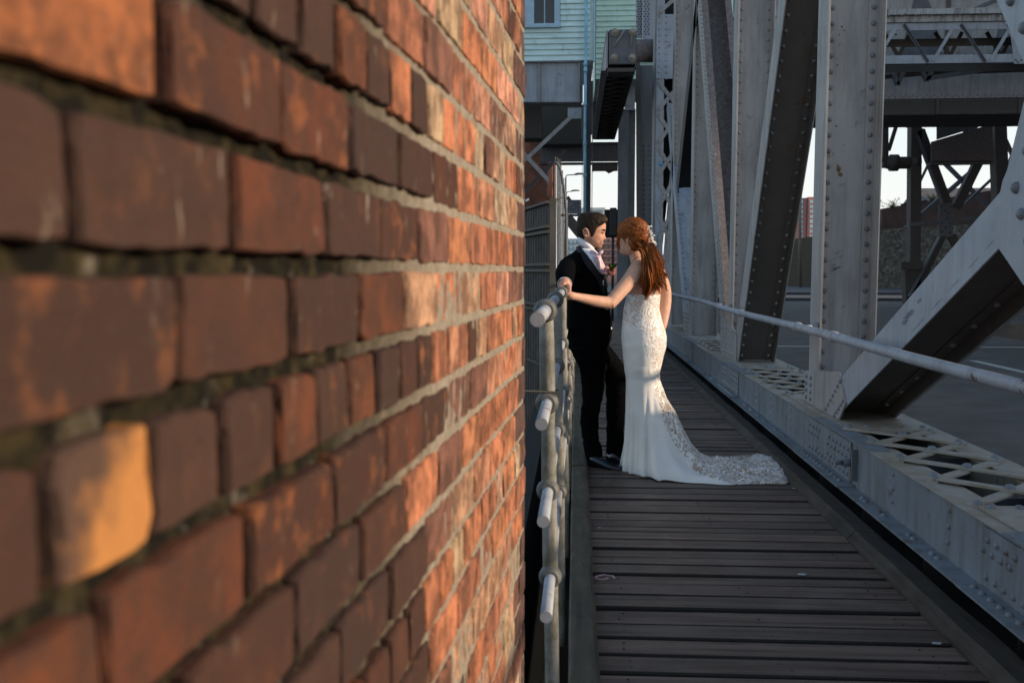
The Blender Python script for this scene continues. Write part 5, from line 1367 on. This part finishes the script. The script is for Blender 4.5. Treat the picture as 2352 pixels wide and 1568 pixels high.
# ---------- bride
br = thing('person', 'bride in white lace fishtail gown with long auburn hair and train across the planks', 'person', atz(1480, 1082, 0))
def B_(px, py, dy=0): return at(px, py, YBR+dy)
bhc = B_(1455, 551, 0); BF, bfr, bla, bz = head_fn(bhc, math.radians(148), math.radians(-7), .93)
b = MB(); head_mesh(b, BF)
limb(b, [B_(1456, 572, .02), B_(1462, 592, .01), B_(1470, 612, .0)], [.046, .046, .058])
b.loft([ering(y, xl, xr, ry, 0, YBR) for y, xl, xr, ry in ((597, 1450, 1484, .06), (606, 1449, 1500, .10), (616, 1450, 1516, .135), (630, 1452, 1520, .14), (655, 1450, 1519, .135), (685, 1443, 1514, .12), (722, 1436, 1512, .11), (770, 1436, 1522, .14), (800, 1440, 1520, .14))])
limb(b, [B_(1462, 621, -.10), B_(1444, 646, -.16), B_(1403, 694, -.27), B_(1398, 697, -.275)], [.056, .0515, .043, .040], 18)
limb(b, [B_(1400, 695, -.275), B_(1372, 692, -.33), B_(1330, 683, -.42), B_(1318, 680.5, -.45)], [.041, .039, .028, .025], 16)
limb(b, [B_(1511, 625, .10), B_(1526, 664, .12), B_(1528, 700, .10), B_(1523, 742, .0), B_(1518, 757, -.02)], [.052, .046, .041, .031, .026], 16)
# left hand laid round his wrist
hw = B_(1318, 680.5, -.45); kn = B_(1308, 678.5, -.47)
limb(b, [hw, (hw+kn)/2, kn], [.024, .028, .024], 12); ball(b, (hw+kn)/2, .033, (1.2, .55, .85))
for i in range(4):
    z = .02-.013*i; s_ = (.9, 1, .95, .78)[i]
    finger(b, [kn+Vector((.002, .0, z)), kn+Vector((-.026*s_, .010, z-.002)), kn+Vector((-.046*s_, .030, z-.006)), kn+Vector((-.050*s_, .052, z-.012))], .0082, .006)
finger(b, [hw+Vector((-.01, -.012, .016)), hw+Vector((-.034, -.016, .032)), hw+Vector((-.058, -.010, .036))], .0095, .007)
# right hand at her hip
rh = B_(1518, 757, -.02)
ball(b, rh+Vector((-.006, -.01, -.03)), .034, (.8, .5, 1.1))
for i in range(4):
    x_ = -.022+.014*i; finger(b, [rh+Vector((x_*.9, -.012, -.05)), rh+Vector((x_-.004, -.018, -.085)), rh+Vector((x_-.010, -.012, -.11)), rh+Vector((x_-.016, .0, -.125))], .008, .006)
finger(b, [rh+Vector((-.026, -.01, -.02)), rh+Vector((-.042, -.018, -.05)), rh+Vector((-.044, -.016, -.078))], .009, .007)
# hips and legs inside the gown
limb(b, [B_(1470, 800, 0), B_(1478, 900, 0), B_(1478, 1070, 0)], [.11, .08, .05], 14)
ear(b, BF, 1, .021)
smoothed(b, 'body', M['skin_b'], br, .0055, 3, .5)

# gown: closed bodice and hips, then every generator line of the skirt runs down and out to the hem on the planks
GT = [(676, 1442.5, 1515, .120), (684, 1440, 1515, .125), (707, 1434.5, 1512.4, .122), (730, 1432, 1517, .125), (755, 1430, 1525.5, .145), (774, 1428.5, 1529.5, .155), (799, 1431, 1527.8, .16), (822, 1433, 1521, .155), (851, 1436, 1514.7, .14), (870, 1439, 1514, .132)]
hem_px = [(1430, 1075), (1440, 1084), (1455, 1090), (1471, 1094), (1496, 1097), (1507, 1105), (1548, 1107), (1591, 1111), (1640, 1113), (1675, 1114.5), (1730, 1113), (1783, 1114), (1808, 1112), (1812, 1085), (1813, 1054), (1803, 1055), (1764, 1060), (1735, 1064), (1692, 1066), (1663, 1068), (1625, 1064), (1580, 1050), (1530, 1038), (1470, 1034), (1440, 1046), (1430, 1060)]
hem = [atz(x, y, 0) for x, y in hem_px]
kc_px = (1439+1514)/2
cen = at(kc_px, 870, YBR); cen0 = Vector((cen.x+.015, cen.y, 0))
def hem_r(q):
    d = Vector((math.cos(q), math.sin(q), 0)); best = .1
    for a, c in zip(hem, hem[1:]+hem[:1]):
        e = c-a; den = d.x*e.y-d.y*e.x
        if abs(den) < 1e-9: continue
        w_ = a-cen0; t = (w_.x*e.y-w_.y*e.x)/den; u = (w_.x*d.y-w_.y*d.x)/den
        if t > 0 and 0 <= u <= 1: best = max(best, t)
    return best
angs = []
for k in range(130): angs.append(-PI*1.0+ (2*PI)*k/130)
angs = sorted(set([q for q in angs if not (-.52 < q < .62)]+[-.52+1.14*k/150 for k in range(151)]))
NA = len(angs)
tail = [(0, 0, 1), (.14, .055, .79), (.26, .115, .655), (.42, .185, .43), (.55, .24, .275), (.66, .31, .155), (.75, .40, .07), (.84, .58, .045), (.92, .8, .03), (1, 1, .0)]
flare = [(0, 0, 1), (.15, .02, .85), (.35, .10, .64), (.6, .38, .37), (.8, .70, .17), (.92, .93, .05), (.97, .98, .012), (1, 1, .0)]
b = MB(); rows = []; lace = []
for y, xl, xr, ry in GT[:-1]:
    for sub in (0, 1):
        pass
def ellr(py):
    xl, xr, ry = spline(GT, py); c = at((xl+xr)/2, py, YBR); return c, (xr-xl)/2*YBR/F, ry
pys = [676, 677, 680, 684]+[690+6*i for i in range(31)]
for py in pys:
    c, rx_, ry = ellr(py); row = []
    for q in angs:
        e = 1.0
        cr_ = .0022*noise.noise(Vector((q*3, py*.09, 2)))
        if 735 < py < 800: cr_ += .004*math.exp(-((py-(782-4*q))/4)**2)*(1 if -2.9 < q < -1.5 else 0)
        if 810 < py < 850: cr_ += .0055*math.exp(-((py-(838-5*q))/3.5)**2)*(1 if -2.7 < q < -1.2 else 0)
        row.append(c+Vector(((rx_+cr_)*math.cos(q), (ry+cr_)*math.sin(q), 0)))
    rows.append(row)
c, rx_, ry = ellr(870); zk_ = c.z; NT_ = 70
hr_tab = [hem_r(q) for q in angs]
for i in range(1, NT_+1):
    t = i/NT_; row = []
    for q, Rg in zip(angs, hr_tab):
        d = Vector((math.cos(q), math.sin(q), 0)); rk = math.hypot(rx_*math.cos(q), ry*math.sin(q))
        wt = max(0, min(1, (Rg-.32)/.45)); wt = wt*wt*(3-2*wt)
        ra, za = spline(flare, t); rb, zb_ = spline(tail, t)
        rho = ra+(rb-ra)*wt; zet = za+(zb_-za)*wt
        base = Vector((c.x+(cen0.x-c.x)*t, c.y, 0))
        r_ = rk+(Rg-rk)*rho
        s_ = t**1.5
        fold = .018*s_*math.sin(q*8+1.3+.8*math.sin(q*3))+.012*s_*math.sin(q*19+t*2)
        fold *= (1-.65*wt)
        z = zk_*zet
        p = base+d*(r_+fold)
        if wt > .15 and rho > .33:
            g = min(1, (rho-.33)/.2)*wt
            lump = .040*noise.noise(Vector((p.x*6, p.y*5, 1)))+.022*noise.noise(Vector((p.x*15, p.y*12, 4)))+.010*noise.noise(Vector((p.x*34, p.y*30, 9)))
            edge = min(1, (1-t)/.14)
            ridge = .032*math.exp(-((p.x-1.02)/.08)**2)*max(0, min(1, (p.y-6.7)/.5))+.032*math.exp(-((p.x-1.42)/.11)**2)*max(0, min(1, (p.y-6.65)/.5))
            z += g*max(-.02, lump*1.05+.008+ridge)*(.25+.75*edge)
            p += Vector((.012*noise.noise(Vector((p.x*9, p.y*9, 20))), .015*noise.noise(Vector((p.x*9, p.y*9, 30))), 0))*g
        p.z = max(.004, z)
        row.append(p)
    rows.append(row)
n0 = len(rows); vs = [p for r_ in rows for p in r_]
fs = [(i*NA+k, i*NA+(k+1) % NA, (i+1)*NA+(k+1) % NA, (i+1)*NA+k) for i in range(n0-1) for k in range(NA)]
b.add(vs, fs, True)
LB = [(690, 1380), (725, 1400), (738, 1438), (755, 1466), (775, 1482), (800, 1492), (850, 1497), (880, 1500), (905, 1503), (945, 1516), (985, 1530), (1020, 1546), (1045, 1565), (1062, 1590), (1075, 1585), (1090, 1605), (1100, 1640), (1106, 1665), (1120, 1700)]
for p in vs:
    px, py = project(p)
    lx = spline(LB, py)[0]; front = 1 if p.y < YBR+.12 else .9
    lace.append(max(0, min(1, (px-lx)/20+.5))*front if py > 725 else 1.0)
def gown():
    t = NT('ivory_satin_and_lace')
    src = t.pos
    sat = t.mix(t.mask(t.noise(6, 4), .3, .7), (.70, .675, .64), (.78, .755, .72))
    # leaf scrolls: contour bands of warped noise plus small petals
    n1 = t.noise(15, 1.5, .4, (1, .8, 1), src, 1.6)
    band = t.math('ABSOLUTE', t.math('SUBTRACT', t.math('FRACT', t.math('MULTIPLY', n1, 6.0)), .5))
    scroll = t.mask(band, .25, .31)
    v = t.n('ShaderNodeTexVoronoi', feature='F1'); v.inputs['Scale'].default_value = 30; v.inputs['Randomness'].default_value = .9
    wv = t.n('ShaderNodeVectorMath', operation='ADD'); nn = t.n('ShaderNodeTexNoise'); nn.inputs['Scale'].default_value = 14; t.l(src, nn.inputs['Vector'])
    sc_ = t.n('ShaderNodeVectorMath', operation='SCALE'); t.l(nn.outputs['Color'], sc_.inputs[0]); sc_.inputs['Scale'].default_value = .09
    t.l(t.coords((1, 1, .55), src), wv.inputs[0]); t.l(sc_.outputs[0], wv.inputs[1]); t.l(wv.outputs[0], v.inputs['Vector'])
    petal = t.math('SUBTRACT', 1.0, t.mask(v.outputs['Distance'], .36, .44))
    dens = t.mask(t.noise(7, 2, .5), .42, .52)
    pat = t.math('MAXIMUM', t.math('MULTIPLY', scroll, .95), t.math('MULTIPLY', petal, dens))
    nude = t.mix(t.attr('upper'), (.38, .29, .215), (.57, .48, .41))
    lc_ = t.mix(pat, nude, (.80, .78, .76))
    lm = t.mask(t.math('ADD', t.attr('lace'), t.math('MULTIPLY', pat, .5)), .55, .72)
    col = t.mix(lm, sat, lc_)
    t.bump(t.math('ADD', t.math('MULTIPLY', t.math('MULTIPLY', pat, lm), .8), t.math('MULTIPLY', t.noise(45, 4), .15)), .55, .006)
    t.p.inputs['Sheen Weight'].default_value = .15
    return t.out(col, t.ramp(t.attr('lace'), [(0, (.40,)*3), (1, (.6,)*3)]), 0, .4)
M['gown'] = gown()
go = b.build('gown', M['gown'], br, False)
sol = go.modifiers.new('cloth_thickness', 'SOLIDIFY'); sol.thickness = .004; sol.offset = -1
for nm, arr in (('lace', lace), ('upper', [1.0 if p.z > .62 else 0.0 for p in vs])):
    a_ = go.data.attributes.new(nm, 'FLOAT', 'POINT'); a_.data.foreach_set('value', arr)
# hair: half up, twisted to the back, long waves down to the back of the gown
b = MB(); sid = []
gath = B_(1491, 566, -.06)
def cap(z, phi, off=.016): return BF(lerp_lv(z), phi, off)+bz*off*max(0, z)/.14*.5
n_ = 60; rings = []
for j in range(22):
    row = []
    for k in range(n_):
        phi = 2*PI*k/n_; a_ = abs((phi+PI) % (2*PI)-PI)
        hl = spline([(0, .085), (.4, .075), (.8, .045), (1.05, .012), (1.3, -.012), (1.5, .004), (1.75, .0), (1.95, -.07), (3.2, -.09)], a_)[0]
        z = hl+(.1425-hl)*(j/21)
        th = .002+.010*math.sin(min(1, j/8)*PI/2)+.010*max(0, (a_-1.6)/1.5)+.004*noise.noise(Vector((phi*5, z*30, 0)))
        row.append(cap(z, phi, th))
    rings.append(row)
m0 = b.loft(rings, cap=False); b.f.append(tuple(m0+21*n_+k for k in range(n_))); b.sm.append(True); b.f.append(tuple(m0+k for k in range(n_))[::-1]); b.sm.append(True)
sid += [.25]*len(b.v)
q_ = random.Random(11)
def lock(pts, r, seg=6, s=None):
    n0 = len(b.v); n = len(pts); b.tube(pts, [r*(.45+.55*math.sin(PI*min(1, (.12+i/(n-1)*.95)))) for i in range(n)], seg); sid.extend([q_.random() if s is None else s]*(len(b.v)-n0))
for i in range(520):      # sweeping over the cap towards the back
    sd_ = 1 if q_.random() < .62 else -1
    p0 = sd_*q_.uniform(.15, 1.5); z0 = q_.uniform(spline([(0, .088), (.4, .065), (.8, .03), (1.1, .0), (1.6, -.02)], abs(p0))[0], .135); pts = []
    p1 = sd_*q_.uniform(2.2, 2.9); z1 = q_.uniform(-.03, .05)-.0*z0
    for j in range(9):
        t = j/8; z = z0+(z1-z0)*t+.018*math.sin(t*PI); ph = p0+(p1-p0)*t
        off = .0125+.010*max(0, (abs(ph)-1.5)/1.4)+.003*math.sin(t*7+i)
        pts.append(cap(min(.138, z), ph, off))
    lock(pts, q_.uniform(.0014, .0032))
for i in range(90):       # lower sides round the ear and nape
    p0 = q_.uniform(1.35, 1.8); p1 = q_.uniform(2.2, 3.0); pts = []
    for j in range(8):
        t = j/7; pts.append(cap(-.015-.045*t+q_.uniform(-.003, .003), p0+(p1-p0)*t, .011+.010*t))
    lock(pts, q_.uniform(.0025, .0045))
# twisted knot under the comb
for i in range(40):
    a0 = q_.uniform(0, 2*PI); r0 = q_.uniform(.015, .04); pts = []
    for j in range(9):
        q = a0+j*.5; pts.append(B_(1490, 563, -.07)+Vector((r0*.85*math.cos(q), -.018+.018*math.sin(q*2), r0*1.25*math.sin(q))))
    lock(pts, q_.uniform(.003, .0055))
# crown: fine strands combed from the front over the top to the back
ec = bhc+bz*.038
for i in range(800):
    be = q_.gauss(0, .75); be = max(-1.45, min(1.45, be)); t0 = q_.uniform(.25, .9); t1 = q_.uniform(2.0, 2.75); pts = []
    tw = q_.uniform(-.25, .25)
    for j in range(9):
        th = t0+(t1-t0)*j/8; b2 = be+tw*math.sin(j/8*PI)
        d = bfr*math.cos(th)*(.120 if math.cos(th) > 0 else .098) + (bz*math.cos(b2)*.105+bla*math.sin(b2)*.083)*math.sin(th)
        pts.append(ec+d*.93*1.0+d.normalized()*(.0125+.006*math.sin(j/8*PI)+.0015*math.sin(i*1.7+j*.8)))
    lock(pts, q_.uniform(.0012, .0026), 5)
# long waves in loose clumps
for cl_ in range(34):
    u = q_.random(); cex = 1474+52*u+q_.gauss(0, 2); cey = min(693, 642+48*(1-abs(u-.3)*.85)*q_.uniform(.55, 1.05))
    if q_.random() < .25: cey = q_.uniform(630, 668)
    csx = 1464+38*min(1, max(0, u+q_.gauss(0, .2))); csy = q_.uniform(556, 572)
    w1, ph = q_.uniform(2, 5.5), u*5+q_.uniform(-.7, .7); cd = q_.uniform(-.145, -.08); shade = q_.uniform(.05, .95); crl = q_.uniform(8, 40)
    for i in range(40):
        ox, od, ol = q_.gauss(0, 2.6), q_.gauss(0, .011), q_.uniform(.86, 1.03)
        pts = []
        for j in range(17):
            t = j/16; e_ = t**.8; spread = .55+.7*math.sin(PI*min(1, t*1.05))*(1-.35*t)
            mid = 1484+29*u
            x = csx*(1-e_)**2+2*(mid+6)*e_*(1-e_)+cex*e_*e_
            y = csy+(cey-csy)*t*ol
            x += w1*math.sin(t*8.5+ph)*t + ox*spread
            if t > .8: x += (-1 if u < .6 else .6)*(t-.8)*crl
            pts.append(B_(x, y, cd+od*spread-.035*math.sin(t*PI)-.014*math.sin(t*8.5+ph+1)-.02*t*(1-u)))
        lock(pts, q_.uniform(.001, .0024), 4, min(1, max(0, shade+q_.gauss(0, .15))))
# fringe and loose tendril at the face
for i in range(46):
    pts = []; x0 = q_.uniform(1436, 1452); xe = q_.uniform(1417, 1428); ye = q_.uniform(548, 572)
    for j in range(9):
        t = j/8; pts.append(B_(x0+(xe-x0)*math.sin(t*PI/2)+(3*math.sin(t*5) if t > .6 else 0)*.5, 509+(ye-509)*t**1.25, -.045+.06*t+q_.uniform(-.004, .004)))
    lock(pts, q_.uniform(.002, .0042))
for i in range(5): lock([B_(1419+q_.uniform(-1, 1)-3*math.sin(j*.9)+j*.3, 548+j*4.2, .02) for j in range(9)], .002)
for i in range(8): x0 = 1526+q_.uniform(-4, 2); lock([B_(x0+j*1.3+2*math.sin(j), 650+j*3, -.1) for j in range(7)], .0016)
hb = b.build('hair', M['hair_b'], br, False); a_ = hb.data.attributes.new('strand', 'FLOAT', 'POINT'); a_.data.foreach_set('value', sid)
# comb of small white flowers
M['pearl'] = plain('pearl_white', (.75, .72, .66), .35, 0, .15, 60)
b = MB()
for i in range(64):
    t = q_.random(); x, y = spline([(0, 1489, 521), (.25, 1494, 533), (.5, 1498, 548), (.75, 1500, 560), (1, 1501, 573)], t)
    c = B_(x+q_.gauss(0, 3.0), y+q_.gauss(0, 2.2), -.125+q_.uniform(-.012, .012)+.025*(1-t))
    nrm = Vector((q_.gauss(.3, .5), -1, q_.gauss(.2, .5))).normalized(); a1 = nrm.orthogonal().normalized(); a2 = nrm.cross(a1); r = q_.uniform(.004, .0085)
    for k in range(5):
        q = 2*PI*k/5; d = a1*math.cos(q)+a2*math.sin(q); s_ = nrm.cross(d)
        b.add([c, c+d*r*.6+s_*r*.4, c+d*r+nrm*.002, c+d*r*.6-s_*r*.4], [(0, 1, 2, 3)])
    b.dome(c, nrm, r*.35, r*.35, 6)
b.build('hair_comb', M['pearl'], br, False)
b = MB(); b.tube([B_(x, y, d) for x, y, d in ((1450, 604, -.075), (1455, 597, -.078), (1461, 592, -.072), (1466, 590, -.066))], .0018, 6); b.build('necklace', M['black'], br)

# ------------------------------------------------------------------ small things on the planks
M['pinkrib'] = plain('pink_ribbon', (.55, .30, .32), .5)
rb = MB(); pts = [atz(1382+14*math.cos(q)*(1 if q < 4 else .8), 1325+5.0*math.sin(q)-(0 if q < 5 else 2), .006) for q in [.3+.38*i for i in range(15)]]+[atz(1408, 1322, .006), atz(1411, 1327, .006)]
rb.tube(pts, .0065, 6, flat=.35); o = rb.build('ribbon', M['pinkrib']); tag(o, 'scrap of pink ribbon curled on the planks beside the timber edging', 'ribbon')
M['petal'] = plain('white_petal', (.38, .39, .41), .6)
for (x, y, s_, lb) in ((1842, 1318, .022, 'white petal lying on the planks below the middle of the train'), (2152, 1476, .020, 'white petal nearest the dirty brown timber at the bottom right'), (1824, 1121, .014, 'tiny white petal at the tip of the lace train'), (1377, 1211, .010, 'tiny white petal beside the mossy timber edging')):
    c = atz(x, y, .006); b = MB(); n = 10
    b.add([c+Vector((0, 0, .004))]+[c+Vector((s_*math.cos(2*PI*k/n), s_*.6*math.sin(2*PI*k/n)*(1+.2*math.sin(k*2)), .002*math.sin(k*3))) for k in range(n)], [(0, 1+k, 1+(k+1) % n) for k in range(n)], True)
    o = b.build('petal', M['petal'], None, False); tag(o, lb, 'petal', 'white petals on the planks')
